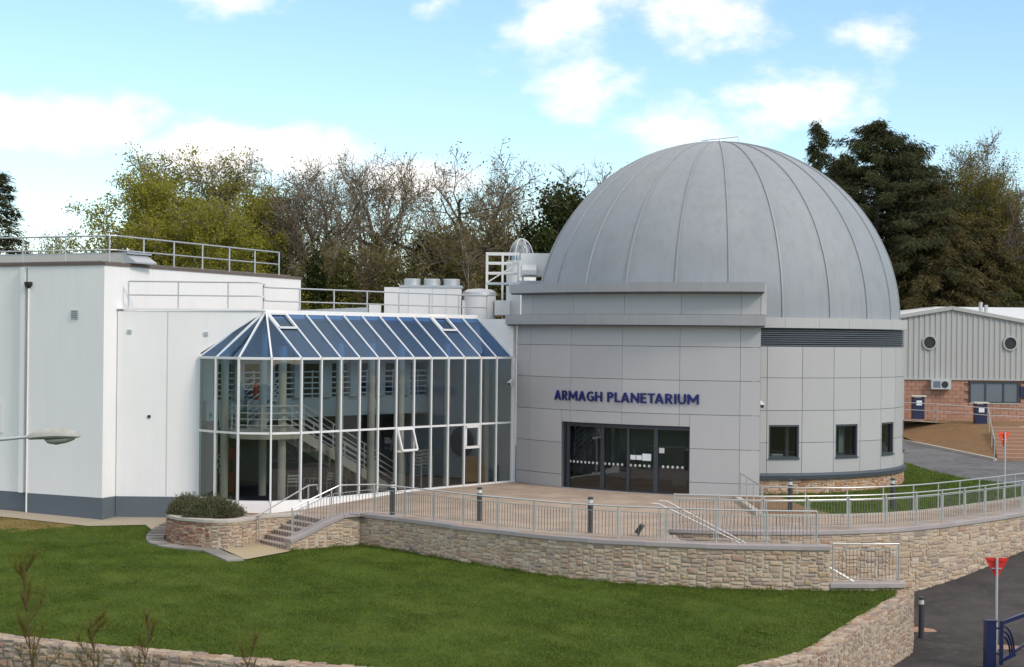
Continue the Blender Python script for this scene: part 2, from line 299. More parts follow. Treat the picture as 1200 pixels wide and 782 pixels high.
# ------------------------------------------------------------------ mesh helpers
def norm2(x, y):
    l = math.hypot(x, y) or 1; return x / l, y / l
class MB:
    def __init__(s): s.v = []; s.f = []; s.sm = False
    def add(s, vs_, fs):
        o = len(s.v); s.v += [tuple(v) for v in vs_]; s.f += [tuple(i + o for i in f) for f in fs]; return s
    def box(s, x0, x1, y0, y1, z0, z1):
        return s.prism([(x0, y0), (x1, y0), (x1, y1), (x0, y1)], z0, z1)
    def prism(s, poly, z0, z1):
        a = sum(poly[i][0] * poly[(i + 1) % len(poly)][1] - poly[(i + 1) % len(poly)][0] * poly[i][1] for i in range(len(poly)))
        if a < 0: poly = poly[::-1]
        n = len(poly)
        g0 = z0 if callable(z0) else (lambda x, y: z0); g1 = z1 if callable(z1) else (lambda x, y: z1)
        return s.add([(x, y, g0(x, y)) for x, y in poly] + [(x, y, g1(x, y)) for x, y in poly],
                     [tuple(range(n))[::-1], tuple(range(n, 2 * n))] + [(i, (i + 1) % n, (i + 1) % n + n, i + n) for i in range(n)])
    def obox(s, p, q, w, z0, z1, side=0):
        """box along plan segment p-q, width w (side 0 centred, 1 left, -1 right)"""
        dx, dy = norm2(q[0] - p[0], q[1] - p[1]); nx, ny = -dy, dx
        a, b = (w / 2, -w / 2) if side == 0 else ((w, 0) if side > 0 else (0, -w))
        return s.prism([(p[0] + nx * b, p[1] + ny * b), (q[0] + nx * b, q[1] + ny * b), (q[0] + nx * a, q[1] + ny * a), (p[0] + nx * a, p[1] + ny * a)], z0, z1)
    def bar(s, p, q, w, h=None, up=(0, 0, 1)):
        """rectangular bar from p to q in space"""
        h = h or w; p = Vector(p); q = Vector(q); d = (q - p).normalized(); u = Vector(up)
        sd = d.cross(u)
        if sd.length < 1e-3: sd = d.cross(Vector((1, 0, 0)))
        sd.normalize(); u = sd.cross(d).normalized(); sd *= w / 2; u = u * (h / 2)
        vs_ = [p - sd - u, p + sd - u, p + sd + u, p - sd + u, q - sd - u, q + sd - u, q + sd + u, q - sd + u]
        return s.add(vs_, [(3, 2, 1, 0), (4, 5, 6, 7), (0, 1, 5, 4), (1, 2, 6, 5), (2, 3, 7, 6), (3, 0, 4, 7)])
    def tube(s, pts, r, n=8, cap=True):
        pts = [Vector(p) for p in pts]; m = len(pts); rs = r if isinstance(r, (list, tuple)) else [r] * m
        o = len(s.v); prev = None
        for i, p in enumerate(pts):
            d = (pts[min(i + 1, m - 1)] - pts[max(i - 1, 0)]).normalized()
            if prev is None:
                a = d.cross(Vector((0, 0, 1)))
                if a.length < 1e-3: a = d.cross(Vector((1, 0, 0)))
            else: a = prev - d * prev.dot(d)
            a.normalize(); prev = a; b = d.cross(a)
            for k in range(n):
                t = 2 * math.pi * k / n; s.v.append(tuple(p + (a * math.cos(t) + b * math.sin(t)) * rs[i]))
        for i in range(m - 1):
            for k in range(n):
                k2 = (k + 1) % n; s.f.append((o + i * n + k, o + i * n + k2, o + (i + 1) * n + k2, o + (i + 1) * n + k))
        if cap: s.f.append(tuple(o + k for k in range(n))[::-1]); s.f.append(tuple(o + (m - 1) * n + k for k in range(n)))
        return s
    def cyl(s, x, y, z0, z1, r, n=16, r2=None): return s.tube([(x, y, z0), (x, y, z1)], [r, r2 or r], n)
    def arc(s, c, r0, r1, a0, a1, z0, z1, n=None):
        """ring sector; angle 0 faces -Y, positive towards +X (degrees)"""
        n = n or max(2, int(abs(a1 - a0) / 2.2) + 1); inner = []; outer = []
        for i in range(n + 1):
            a = R(a0 + (a1 - a0) * i / n); sx, cy = math.sin(a), -math.cos(a)
            inner.append((c[0] + r0 * sx, c[1] + r0 * cy)); outer.append((c[0] + r1 * sx, c[1] + r1 * cy))
        o = len(s.v)
        for z in (z0, z1):
            for P in (inner, outer): s.v += [(x, y, z) for x, y in P]
        N = n + 1; I0, O0, I1, O1 = o, o + N, o + 2 * N, o + 3 * N
        for i in range(n):
            s.f += [(O0 + i, O0 + i + 1, O1 + i + 1, O1 + i), (I0 + i + 1, I0 + i, I1 + i, I1 + i + 1),
                    (O1 + i, O1 + i + 1, I1 + i + 1, I1 + i), (I0 + i, I0 + i + 1, O0 + i + 1, O0 + i)]
        s.f += [(I0, O0, O1, I1), (O0 + n, I0 + n, I1 + n, O1 + n)]
        return s
    def lathe(s, x, y, prof, n=20):
        o = len(s.v); m = len(prof)
        for r, z in prof:
            for k in range(n):
                t = 2 * math.pi * k / n; s.v.append((x + r * math.cos(t), y + r * math.sin(t), z))
        for i in range(m - 1):
            for k in range(n):
                k2 = (k + 1) % n; s.f.append((o + i * n + k, o + i * n + k2, o + (i + 1) * n + k2, o + (i + 1) * n + k))
        s.f.append(tuple(o + k for k in range(n))[::-1]); s.f.append(tuple(o + (m - 1) * n + k for k in range(n)))
        return s
    def build(s, name, mat, parent=None, smooth=False, props=None):
        return link_np(name, np.array(s.v, dtype=np.float64), s.f, mat, parent, smooth, props)
PW = {}                       # world origin of every object made here
def link_np(name, V, F, mat, parent=None, smooth=False, props=None, angle=35):
    lo = V.min(0); hi = V.max(0); org = np.array([(lo[0] + hi[0]) / 2, (lo[1] + hi[1]) / 2, lo[2]])
    me = bpy.data.meshes.new(name); me.from_pydata((V - org).tolist(), [], F); me.update()
    return link_mesh(name, me, org, mat, parent, smooth, props, angle)
def link_mesh(name, me, org, mat, parent=None, smooth=False, props=None, angle=35, rot=None, scale=None):
    if mat is not None and not me.materials: me.materials.append(MAT[mat] if isinstance(mat, str) else mat)
    if smooth:
        me.polygons.foreach_set('use_smooth', [True] * len(me.polygons))
        me.set_sharp_from_angle(angle=R(angle))
    o = bpy.data.objects.new(name, me); COL.objects.link(o)
    po = (0, 0, 0)
    if parent is not None: o.parent = parent; po = PW[parent.name]
    o.location = (org[0] - po[0], org[1] - po[1], org[2] - po[2]); PW[o.name] = tuple(float(q) for q in org)
    if rot is not None: o.rotation_euler = rot
    if scale is not None: o.scale = scale
    if props:
        for k, v in props.items(): o[k] = v
    return o
def big_mesh(name, V, F):
    """numpy mesh with equal-sided faces"""
    me = bpy.data.meshes.new(name); k = F.shape[1]; n = len(F)
    me.vertices.add(len(V)); me.vertices.foreach_set('co', np.ascontiguousarray(V, dtype=np.float32).ravel())
    me.loops.add(n * k); me.loops.foreach_set('vertex_index', np.ascontiguousarray(F, dtype=np.int32).ravel())
    me.polygons.add(n); me.polygons.foreach_set('loop_start', np.arange(0, n * k, k, dtype=np.int32))
    try: me.polygons.foreach_set('loop_total', np.full(n, k, dtype=np.int32))
    except Exception: pass
    me.update(calc_edges=True); return me
def thing(name, label, cat, loc, group=None):
    o = bpy.data.objects.new(name, None); COL.objects.link(o); o.location = loc; o.empty_display_size = .3
    PW[o.name] = tuple(loc); o['label'] = label; o['category'] = cat
    if group: o['group'] = group
    return o
def tg(label, cat, group=None):
    d = {'label': label, 'category': cat}
    if group: d['group'] = group
    return d
STRUCT = {'kind': 'structure'}
def at(px, d): return (px - 600) / 2000 * d
def zat(px, py, d): return 6 - (py - 395 - .0105 * (px - 600)) * d / 2000
def surface(name, poly, zf, mat, res=2.0, props=STRUCT, parent=None):
    xs = [p[0] for p in poly]; ys = [p[1] for p in poly]; pts = []; n0 = 0
    bnd = []
    for i in range(len(poly)):
        a, b = poly[i], poly[(i + 1) % len(poly)]; k = max(1, int(math.hypot(b[0] - a[0], b[1] - a[1]) / res))
        bnd += [(a[0] + (b[0] - a[0]) * j / k, a[1] + (b[1] - a[1]) * j / k) for j in range(k)]
    n0 = len(bnd); pts = [Vector(p) for p in bnd]
    x = min(xs) + res / 2
    while x < max(xs):
        y = min(ys) + res / 2
        while y < max(ys):
            if inside((x, y), poly): pts.append(Vector((x, y)))
            y += res
        x += res
    vo, eo, fo, *_ = delaunay_2d_cdt(pts, [(i, (i + 1) % n0) for i in range(n0)], [], 1, 1e-5)
    V = np.array([(v.x, v.y, zf(v.x, v.y)) for v in vo]); F = []
    for f in fo:
        a, b, c = (vo[i] for i in f[:3])
        F.append(tuple(f) if (b - a).cross(c - a) > 0 else tuple(f)[::-1])
    return link_np(name, V, F, mat, parent, True, props, 60)
def inside(p, poly):
    x, y = p; r = False; j = len(poly) - 1
    for i in range(len(poly)):
        if (poly[i][1] > y) != (poly[j][1] > y) and x < (poly[j][0] - poly[i][0]) * (y - poly[i][1]) / (poly[j][1] - poly[i][1]) + poly[i][0]: r = not r
        j = i
    return r
def pw(tab):
    xs = [a for a, _ in tab]; ys = [b for _, b in tab]
    return lambda q: float(np.interp(q, xs, ys))
def spline(pts, step=.25):
    """Catmull-Rom resampled at an even step; points of 2 or 3 numbers"""
    P = [np.array(p, float) for p in pts]; P = [2 * P[0] - P[1]] + P + [2 * P[-1] - P[-2]]; out = []
    for i in range(1, len(P) - 2):
        a, b, c, d = P[i - 1:i + 3]
        for k in range(12):
            t = k / 12; out.append(.5 * (2 * b + (c - a) * t + (2 * a - 5 * b + 4 * c - d) * t * t + (3 * b - a - 3 * c + d) * t ** 3))
    out.append(P[-2]); return resample(out, step)
def resample(out, step):
    out = [np.array(p, float) for p in out]
    L = [0]
    for i in range(1, len(out)): L.append(L[-1] + np.linalg.norm((out[i] - out[i - 1])[:2]))
    n = max(1, round(L[-1] / step)); A = np.array(out); s_ = np.linspace(0, L[-1], n + 1)
    return [np.array([np.interp(s, L, A[:, k]) for k in range(A.shape[1])]) for s in s_]
def offset(path, d):
    """shift a plan path to its left by d"""
    o = []
    for i, p in enumerate(path):
        a = path[max(i - 1, 0)]; b = path[min(i + 1, len(path) - 1)]; tx, ty = norm2(b[0] - a[0], b[1] - a[1])
        q = np.array(p, float); q[0] += -ty * d; q[1] += tx * d; o.append(q)
    return o
rng = random.Random(7)

# ------------------------------------------------------------------ levels
lawn_z = pw([(30, -1.85), (40, -1.6), (50, -1.32), (54, -1.17), (58, -1.09), (62, -.78), (70, -.5)])
lz = lambda x, y: lawn_z(y)
terr_z = lambda x, y: min(0, max(-.36, (x + 4) * .08))
road_f = pw([(0, -3.6), (40, -3.05), (49, -2.95), (51, -2.75), (60, -1.43), (66, -.6), (74, -.05), (90, .2)])
road_z = lambda x, y: road_f(y)

# ------------------------------------------------------------------ ground sheets
gz = pw([(-200, -7), (0, -5), (20, -4.0), (36, -3.6), (50, -3.4), (56, -2.8), (62, -1.9), (76, -.4), (90, 0.0), (110, .6), (400, 3.0), (1500, 4), (4000, 4)])
V = []; xs = [-2500, -800, -300, -120, -60, -30, -15, 0, 15, 30, 60, 120, 300, 800, 2500]; ys = [-300, -60, 0, 20, 36, 44, 50, 53, 56, 59, 62, 69, 76, 83, 90, 110, 150, 220, 400, 900, 1500, 3500]
for y in ys:
    for x in xs: V.append((x, y, gz(y)))
n = len(xs); F = [(j * n + i, j * n + i + 1, (j + 1) * n + i + 1, (j + 1) * n + i) for j in range(len(ys) - 1) for i in range(n - 1)]
link_np('ground', np.array(V, float), F, 'ground', None, True, STRUCT)

# wall lines in plan
W1 = spline([(-5.05, 57.7), (-3.94, 56.75), (-2.7, 55.45), (-1.35, 54.0), (.03, 52.85), (1.47, 51.65), (2.97, 50.85), (4.41, 50.4), (6.04, 50.0), (7.7, 49.85), (9.36, 49.85)], .12)
W1B = spline([(9.37, 49.86), (10.5, 49.9), (11.6, 50.05)], .12)
W2 = spline([(5.03, 54.05), (6.5, 53.75), (8.0, 53.6), (10.0, 53.95), (12.2, 54.75), (14.7, 56.7), (18.0, 60.2), (21.5, 64.2), (26, 69.5)], .12)
W3 = spline([(4.2, 36.8), (5.25, 39.3), (7.0, 41.1), (8.62, 44.2), (9.95, 46.8), (11.1, 49.0), (11.45, 50.3)], .12)
W4 = spline([(-24, 47.5), (-12.9, 42.6), (-7.4, 40.55), (-3.9, 39.4), (0, 38.3), (4.0, 37.0)], .12)
PL = spline([(-11.5, 62.2), (-11.85, 60.3), (-11.8, 58.7), (-11.3, 57.5), (-10.5, 56.85), (-9.6, 56.5), (-8.95, 56.9), (-8.55, 57.9), (-7.9, 58.55), (-7.2, 59.05)], .12)
Q = np.array((-5.05, 57.7)); Rb = np.array((-7.2, 56.1)); SD = np.array((.8, .6)); RD = np.array((.6, -.8))
CH = resample([Rb, Q], .12)
P2 = lambda path: [(p[0], p[1]) for p in path]

# terrace paving, lawn, roads
terr_poly = P2(W1[3::6]) + []
terr_poly = [p for p in terr_poly if p[0] < 4.4] + [(4.45, 50.6), (5.1, 54.2)] + [p for p in P2(offset(W2, .1))[4::8]] + \
    [(26, 73), (22.2, 68.2), (18, 63.5), (14.5, 59.85), (12, 58.3), (10, 57.9), (8.45, 57.7), (8.45, 66), (5, 67.5), (1, 72), (-.4, 71.5), (-7.8, 61.9), (-9.0, 61.4), (-10.2, 61.2), (-9.6, 60.2), (-8.6, 59.2), (-7.25, 59.15), (-5.82, 57.2)]
surface('terrace_paving', terr_poly, terr_z, 'paving', 1.2)
lawn_poly = [(-30, 66)] + [(-24, 66), (-14.6, 62.8), (-11.6, 62.2)] + P2(PL[10:60:5]) + [(-7.2, 56.2), (-5.0, 57.75)] + P2(W1[4::6]) + P2(W1B[4::6]) + P2(W3[::-1][3::8]) + P2(W4[::-1][2::10]) + [(-30, 50)]
surface('lawn', lawn_poly, lz, 'lawn', 1.0)
grass_poly = [(8.46, 66.5), (8.46, 57.7), (10, 57.9), (12, 58.3), (14.5, 59.85), (18, 63.5), (22.2, 68.2), (26, 73), (23.5, 74.2), (21.2, 70.5), (19.6, 73.3), (18.9, 77), (18.6, 84), (18, 92), (14, 92), (16, 80)]
gz2 = lambda x, y: float(np.interp(y, [57, 63, 74, 92], [-.02, .02, .12, .45]))
surface('grass_verge', grass_poly, gz2, 'grass', 1.5)
surface('soil_bed', [(8.6, 64.8), (8.6, 58.0), (10, 58.1), (11.2, 58.4), (10.6, 60.5), (10.2, 64.8)], lambda x, y: gz2(x, y) + .02, 'brown_soil', 1.0)
road_poly = P2(W2[58::6]) + [(40, 82), (60, 90), (60, 30), (4, 30), (4.6, 36.8)] + P2(W3[10::8]) + [(11.25, 50.35), (11.3, 54.35)]
surface('road', road_poly, road_z, 'asphalt', 1.5)
kerb_pts = [(21.1, 93.5, .62), (22.0, 89, .50), (23.4, 82.6, .25), (25.5, 76, .2)]
yard_z = lambda x, y: float(np.interp(y, [66, 74, 82, 94], [-.1, .1, .22, .6]))
surface('yard_road', [(18.9, 77), (18.6, 84), (18, 93.5), (21.1, 93.5), (22.0, 89), (23.4, 82.6), (40, 82.6), (40, 76), (26, 73.2), (23.5, 74.2), (21.2, 70.5), (19.6, 73.3)], lambda x, y: yard_z(x, y) + .01, 'asphalt_far', 2.0)
# sandy smears lie on the road
for (x, y, sx, sy) in ((12.25, 51.2, .75, .55), (14.4, 49.6, .6, .4), (16.6, 48.0, .6, .5)):
    pts = [(x + sx * math.cos(k / 9 * 6.283) * rng.uniform(.7, 1.1), y + sy * math.sin(k / 9 * 6.283) * rng.uniform(.7, 1.1)) for k in range(9)]
    surface('pavement_patch', pts, lambda a, b: road_z(a, b) + .012, 'mortar_red', .4)
# path by the white walls
path_poly = [(-24, 64.9), (-19.4, 62.6), (-14.95, 60.55), (-13.0, 60.9), (-12.4, 59.6), (-11.95, 58.6), (-11.6, 62.6), (-14.4, 62.7), (-14.8, 61.9), (-24, 66.5)]
surface('path', path_poly, lambda x, y: lz(x, y) + .03, 'concrete', .8)

# ------------------------------------------------------------------ stone walls
STONES = []
for k in range(14):
    r_ = random.Random(100 + k); j = lambda a: r_.uniform(-a, a)
    v = []
    for (x, z) in ((-.5, 0), (.5, 0), (.5, 1), (-.5, 1)): v.append((x + j(.07), 0, z + j(.10)))                       # y = 0 is the wall face
    cut = [r_.uniform(.03, .2) for _ in range(4)]
    for i, (x, z) in enumerate(((-.5, 0), (.5, 0), (.5, 1), (-.5, 1))): v.append((v[i][0] * (1 - .6 * cut[i]), -.55 + j(.12), .5 + (v[i][2] - .5) * (1 - cut[i])))
    for i, (x, z) in enumerate(((-.5, 0), (.5, 0), (.5, 1), (-.5, 1))): v.append((v[i][0] * (.72 + j(.08)), -1 + j(.25), .5 + (v[i][2] - .5) * (.66 + j(.1))))
    v.append((j(.12), -1.12 + j(.2), .5 + j(.12)))
    f = [(i, (i + 1) % 4, 4 + (i + 1) % 4, 4 + i) for i in range(4)] + [(4 + i, 4 + (i + 1) % 4, 8 + (i + 1) % 4, 8 + i) for i in range(4)] + [(8 + i, 8 + (i + 1) % 4, 12) for i in range(4)]
    STONES.append((v, f))
stone_cache = {}
def stone_mesh(k, mat):
    if (k, mat) not in stone_cache:
        me = bpy.data.meshes.new('stone'); me.from_pydata(STONES[k][0], [], STONES[k][1]); me.update(); me.materials.append(MAT[mat]); stone_cache[(k, mat)] = me
    return stone_cache[(k, mat)]
def lay_stones(parent, path, z0, z1, mat, course=(.13, .24), length=(.18, .52), limit=300, proud=.032, weight=None, seed=1, skip=None, cell=.058):
    """rubble on the right-hand face of a plan path; z0, z1 functions of (x, y)"""
    r_ = random.Random(seed); P = np.array([p[:2] for p in path]); seg = np.linalg.norm(np.diff(P, axis=0), axis=1); L = np.concatenate([[0], np.cumsum(seg)])
    loc = lambda s: (np.interp(s, L, P[:, 0]), np.interp(s, L, P[:, 1]))
    zmin = min(z0(*p) for p in P); zmax = max(z1(*p) for p in P); items = []
    # random rubble: stones of mixed height and length packed on a fine grid, no running courses
    cw, chh = cell, sum(course) / 2 / 3.6; nx = int(L[-1] / cw); nz_ = max(1, int((zmax - zmin) / chh)); cw = L[-1] / nx; chh = (zmax - zmin) / nz_; occ = np.zeros((nz_, nx), bool)
    for jz in range(nz_):
        ix = 0
        while ix < nx:
            if occ[jz, ix]: ix += 1; continue
            w = r_.choice((2, 3, 4, 4, 5, 5, 6, 6, 7)); h = r_.choice((2, 2, 2, 3, 3, 3, 4, 4)) ; h = min(h, w, nz_ - jz); m = 0
            while m < w and ix + m < nx and not occ[jz, ix + m]: m += 1
            w = m
            while h > 1 and occ[jz:jz + h, ix:ix + w].any(): h -= 1
            occ[jz:jz + h, ix:ix + w] = True
            a, b, top, bot = ix * cw, (ix + w) * cw, zmax - jz * chh, zmax - (jz + h) * chh; ix += w
            x, y = loc((a + b) / 2); top, bot = min(top, z1(x, y)), max(bot, z0(x, y))
            if top - bot < .05 or b - a < .05 or (skip and skip(x, y)): continue
            x0, y0 = loc(a); x1, y1 = loc(b)
            items.append((x, y, bot + .012 + r_.uniform(-.01, .01), math.atan2(y1 - y0, x1 - x0), b - a - r_.uniform(.015, .045), top - bot - r_.uniform(.015, .04), r_.uniform(.4, 1.15) * proud, r_.randrange(len(STONES))))
    items = [i for i in items if i[5] > .03 and i[4] > .05]
    if weight: items.sort(key=weight)
    else: items.sort(key=lambda i: -i[4] * i[5])
    for it in items[:limit]:
        x, y, zz, ang, ln, h, d, k = it
        mt = mat(x, y) if callable(mat) else mat
        link_mesh('stone', stone_mesh(k, mt), (x, y, zz), None, parent, rot=(r_.uniform(-.03, .03), r_.uniform(-.035, .035), ang), scale=(ln, d, h))
    rest = items[limit:]
    if rest:
        vv = []; ff = []
        for (x, y, zz, ang, ln, h, d, k) in rest:
            o = len(vv); ca, sa = math.cos(ang), math.sin(ang)
            for (u, w, q) in STONES[k][0]: vv.append((x + ca * u * ln - sa * w * d, y + sa * u * ln + ca * w * d, zz + q * h))
            ff += [tuple(i + o for i in f) for f in STONES[k][1]]
        link_np('stones', np.array(vv), ff, mat(*rest[0][:2]) if callable(mat) else mat, parent, props={'kind': 'stuff'})
def core(parent, path, z0, z1, thick, mat, name='wall_core'):
    A = path[::3] + ([path[-1]] if (len(path) - 1) % 3 else []); B = offset(A, thick); n = len(A); v = []
    for p, q in zip(A, B):
        x, y = p[:2]; xx, yy = q[:2]; v += [(x, y, z0(x, y)), (x, y, z1(x, y)), (xx, yy, z0(x, y)), (xx, yy, z1(x, y))]
    f = [(0, 1, 3, 2), (4 * n - 4, 4 * n - 2, 4 * n - 1, 4 * n - 3)]
    for i in range(n - 1):
        o = 4 * i; f += [(o, o + 4, o + 5, o + 1), (o + 2, o + 3, o + 7, o + 6), (o + 1, o + 5, o + 7, o + 3), (o, o + 2, o + 6, o + 4)]
    return link_np(name, np.array(v), f, mat, parent)
cop_cache = {}
def coping(parent, path, zf, width, thick, over, length=.9, mat='coping', seed=3):
    """separate bevelled slabs along the path; right edge overhangs the face by `over`"""
    key = mat
    if key not in cop_cache:
        mb = MB(); e = .012; mb.prism([(-.5, 0), (.5, 0), (.5, 1), (-.5, 1)], 0, .86)
        o = len(mb.v); mb.add([(-.5, 0, .86), (.5, 0, .86), (.5, 1, .86), (-.5, 1, .86), (-.494, .025, 1), (.494, .025, 1), (.494, .975, 1), (-.494, .975, 1)],
                              [(0, 1, 5, 4), (1, 2, 6, 5), (2, 3, 7, 6), (3, 0, 4, 7), (4, 5, 6, 7)])
        me = bpy.data.meshes.new('coping_stone'); me.from_pydata(mb.v, [], mb.f); me.update(); me.materials.append(MAT[mat]); cop_cache[key] = me
    r_ = random.Random(seed); base = offset(path, -over); S = resample(base, length)
    for a, b in zip(S[:-1], S[1:]):
        L = math.hypot(b[0] - a[0], b[1] - a[1]); za, zb = zf(a[0], a[1]), zf(b[0], b[1])
        o = link_mesh('coping_stone', cop_cache[key], ((a[0] + b[0]) / 2, (a[1] + b[1]) / 2, (za + zb) / 2 - thick + r_.uniform(-.004, .004)), None, parent,
                      rot=(0, -math.atan2(zb - za, L), math.atan2(b[1] - a[1], b[0] - a[0])), scale=(math.hypot(L, zb - za) - .012 + .02, width, thick))
K = lambda c: (lambda x, y: c)
def facing_key(i): return -i[2]
# front terrace wall
t = thing('terrace_wall', 'long curved buff rubble wall between the lawn and the railed entrance terrace', 'wall', (2.5, 51.3, -1.3))
core(t, W1, lambda x, y: lz(x, y) - .4, K(-.13), .38, 'mortar')
lay_stones(t, W1, lambda x, y: lz(x, y) - .12, K(-.135), 'stone', seed=11)
coping(t, W1, K(0), .50, .13, .07)
t = thing('stair_parapet', 'short low rubble parapet below the small railing at the lawn corner', 'wall', (10.5, 49.9, -1.9))
core(t, W1B, K(-2.95), K(-1.22), .38, 'mortar'); lay_stones(t, W1B, K(-1.6), K(-1.225), 'stone', seed=12); coping(t, W1B, K(-1.09), .50, .13, .07)
# retaining wall beside the road
t = thing('road_wall', 'tall curved cream rubble retaining wall rising beside the dark sloping road', 'wall', (13, 55, -2.3))
w2z0 = lambda x, y: (-2.35 if x < 12.9 else road_z(x, y)) - .12
core(t, W2, lambda x, y: w2z0(x, y) - .3, K(-.13), .40, 'mortar')
lay_stones(t, W2, lambda x, y: (-1.0 if x < 8.4 else w2z0(x, y)), K(-.135), 'stone', course=(.14, .26), length=(.2, .5), seed=13, cell=.088, weight=lambda i: abs(i[0] - 14) + (3 if i[0] < 9 else 0), limit=300)
coping(t, W2, K(0), .62, .13, .07)
# wall between lawn and lower road
t = thing('garden_wall', 'dry rubble wall with rounded end running down along the lower road edge', 'wall', (8.7, 44.5, -2.9))
w3t = lambda x, y: lz(x, y) + .10
core(t, offset(W3, -.42), lambda x, y: road_z(x, y) - .3, lambda x, y: w3t(x, y) - .06, .5, 'mortar')
W3f = offset(W3, -.42)
lay_stones(t, W3f, lambda x, y: road_z(x, y) - .1, lambda x, y: w3t(x, y) - .02, 'stone_grey', course=(.12, .22), length=(.2, .48), seed=14, limit=250, proud=.034, weight=lambda i: -i[1])
lay_stones(t, resample([W3f[-1], W3[-1] + np.array((-.1, .25))], .1), lambda x, y: -3.05, lambda x, y: w3t(x, y) - .02, 'stone', course=(.13, .22), length=(.2, .45), seed=15, limit=24, proud=.05)
def top_stones(t, path, zf, w, seed, mat):
    """flat-laid rubble on a wall head"""
    r_ = random.Random(seed); S = resample(path, .34)
    for a, b in zip(S[:-1], S[1:]):
        ang = math.atan2(b[1] - a[1], b[0] - a[0]); L = math.hypot(b[0] - a[0], b[1] - a[1])
        u = 0
        while u < w - .05:
            ww = min(r_.uniform(.16, .30), w - u); nx, ny = -math.sin(ang), math.cos(ang)
            cx, cy = (a[0] + b[0]) / 2 + nx * u, (a[1] + b[1]) / 2 + ny * u
            o = link_mesh('stone', stone_mesh(r_.randrange(14), mat), (cx, cy, zf(cx, cy) - .03), None, t, rot=(math.pi / 2 * -1 + r_.uniform(-.06, .06), r_.uniform(-.04, .04), 0), scale=(L * r_.uniform(.85, 1.05), r_.uniform(.03, .055), ww * .96))
            o.rotation_mode = 'XYZ'; o.rotation_euler = (Matrix.Rotation(ang, 3, 'Z') @ Matrix.Rotation(-math.pi / 2 + r_.uniform(-.06, .06), 3, 'X')).to_euler()
            u += ww
top_stones(t, W3f, lambda x, y: w3t(x, y) - .04, .48, 5, 'stone_grey')
t = thing('boundary_wall', 'weathered grey rubble wall below the lawn near the thin bare shrubs', 'wall', (-9, 41.2, -3.4))
w4t = lambda x, y: lz(x, y) + .06
W4f = offset(W4, -.5)
core(t, W4f, lambda x, y: gz(y) - .3, lambda x, y: w4t(x, y) - .06, .55, 'mortar')
lay_stones(t, W4f, lambda x, y: -2.75, lambda x, y: w4t(x, y) - .02, 'stone_grey', course=(.14, .26), length=(.22, .6), seed=16, limit=220, proud=.06, weight=lambda i: -i[2] + (9 if i[0] < -14 or i[0] > -2 else 0))
top_stones(t, [p for p in W4f if -15 < p[0] < -1], lambda x, y: w4t(x, y) - .04, .52, 6, 'stone_grey')
# planter and stair cheek
t = thing('planter_wall', 'low rounded planter wall of red and buff rubble at the glass rotunda', 'planter', (-9.8, 57.2, -1.1))
core(t, PL, lambda x, y: lz(x, y) - .3, K(-.26), .30, 'mortar')
lay_stones(t, PL, lambda x, y: lz(x, y) - .06, K(-.262), lambda x, y: 'stone_red' if x < -10.15 + .25 * math.sin(y * 40) else 'stone', course=(.10, .18), length=(.14, .38), seed=17)
coping(t, PL[:28], K(-.17), .34, .09, .04, .34, 'coping', 8); coping(t, PL[28:], K(-.16), .42, .10, .05, .42, 'kerb', 9)
mb = MB(); inner = [(p[0], p[1]) for p in offset(PL, .25)[::4]]
mb.prism(inner + [(-8.2, 59.6), (-9.6, 60.4), (-10.6, 61.6)], -.6, -.3); mb.build('soil', 'brown_soil', t)
t = thing('stair_cheek_wall', 'small rubble side wall with sloped stone top beside the garden steps', 'wall', (-6.1, 56.9, -1.15))
chz = lambda x, y: min(0, -.72 + .40 * ((x - Rb[0]) / .8 - .15)) if x > Rb[0] + .12 else -.72
core(t, CH, lambda x, y: lz(x, y) - .4, lambda x, y: chz(x, y) - .14, .34, 'mortar')
lay_stones(t, CH, lambda x, y: lz(x, y) - .1, lambda x, y: chz(x, y) - .13, 'stone', course=(.1, .18), length=(.15, .4), seed=18)
lay_stones(t, resample([Rb - RD * .34 * 1.0, Rb], .1), lambda x, y: lz(x, y) - .1, lambda x, y: -.86, 'stone', course=(.1, .18), length=(.15, .3), seed=19)
coping(t, CH, chz, .46, .13, .06, .67)
# garden steps
t = thing('garden_steps', 'flight of stone garden steps with dark tactile inserts beside the planter', 'steps', (-7.6, 57.4, -1.1))
Lb = Rb - RD * 2.4
for k in range(6):
    a = Rb - RD * .3 + SD * .3 * k; b = Lb + RD * .12 + SD * .3 * k; a2, b2 = a + SD * (.32 if k < 5 else .9), b + SD * (.32 if k < 5 else .9); z = -1.1 + .15 * (k + 1)
    st = MB().prism([tuple(a), tuple(b), tuple(b2), tuple(a2)], -1.5, z - .002).build('step', 'step', t)
    for q in range(11):
        u0, u1 = (q + .2) / 11, (q + .62) / 11
        p, q2 = a + (b - a) * u0 - SD * .004, a + (b - a) * u1 - SD * .004
        MB().prism([tuple(p), tuple(q2), tuple(q2 + SD * .002), tuple(p + SD * .002)], z - .135, z - .03).build('tactile_insert', 'step_dark', st)
surface('landing_paving', [tuple(Rb + np.array((-.1, -.3))), tuple(Rb + SD * .1), tuple(Lb + SD * .1), (-8.75, 57.3), (-8.95, 56.7), (-9.5, 56.35), (-8.37, 54.1)], lambda x, y: lz(x, y) + .035, 'landing', .6)
t = thing('slab_path', 'curving strip of grey flagstones around the planter foot', 'path', (-10.6, 56.5, -1.1))
SP = resample(offset(PL, -.09)[6:57], .45)
SPo = offset(SP, -.62)
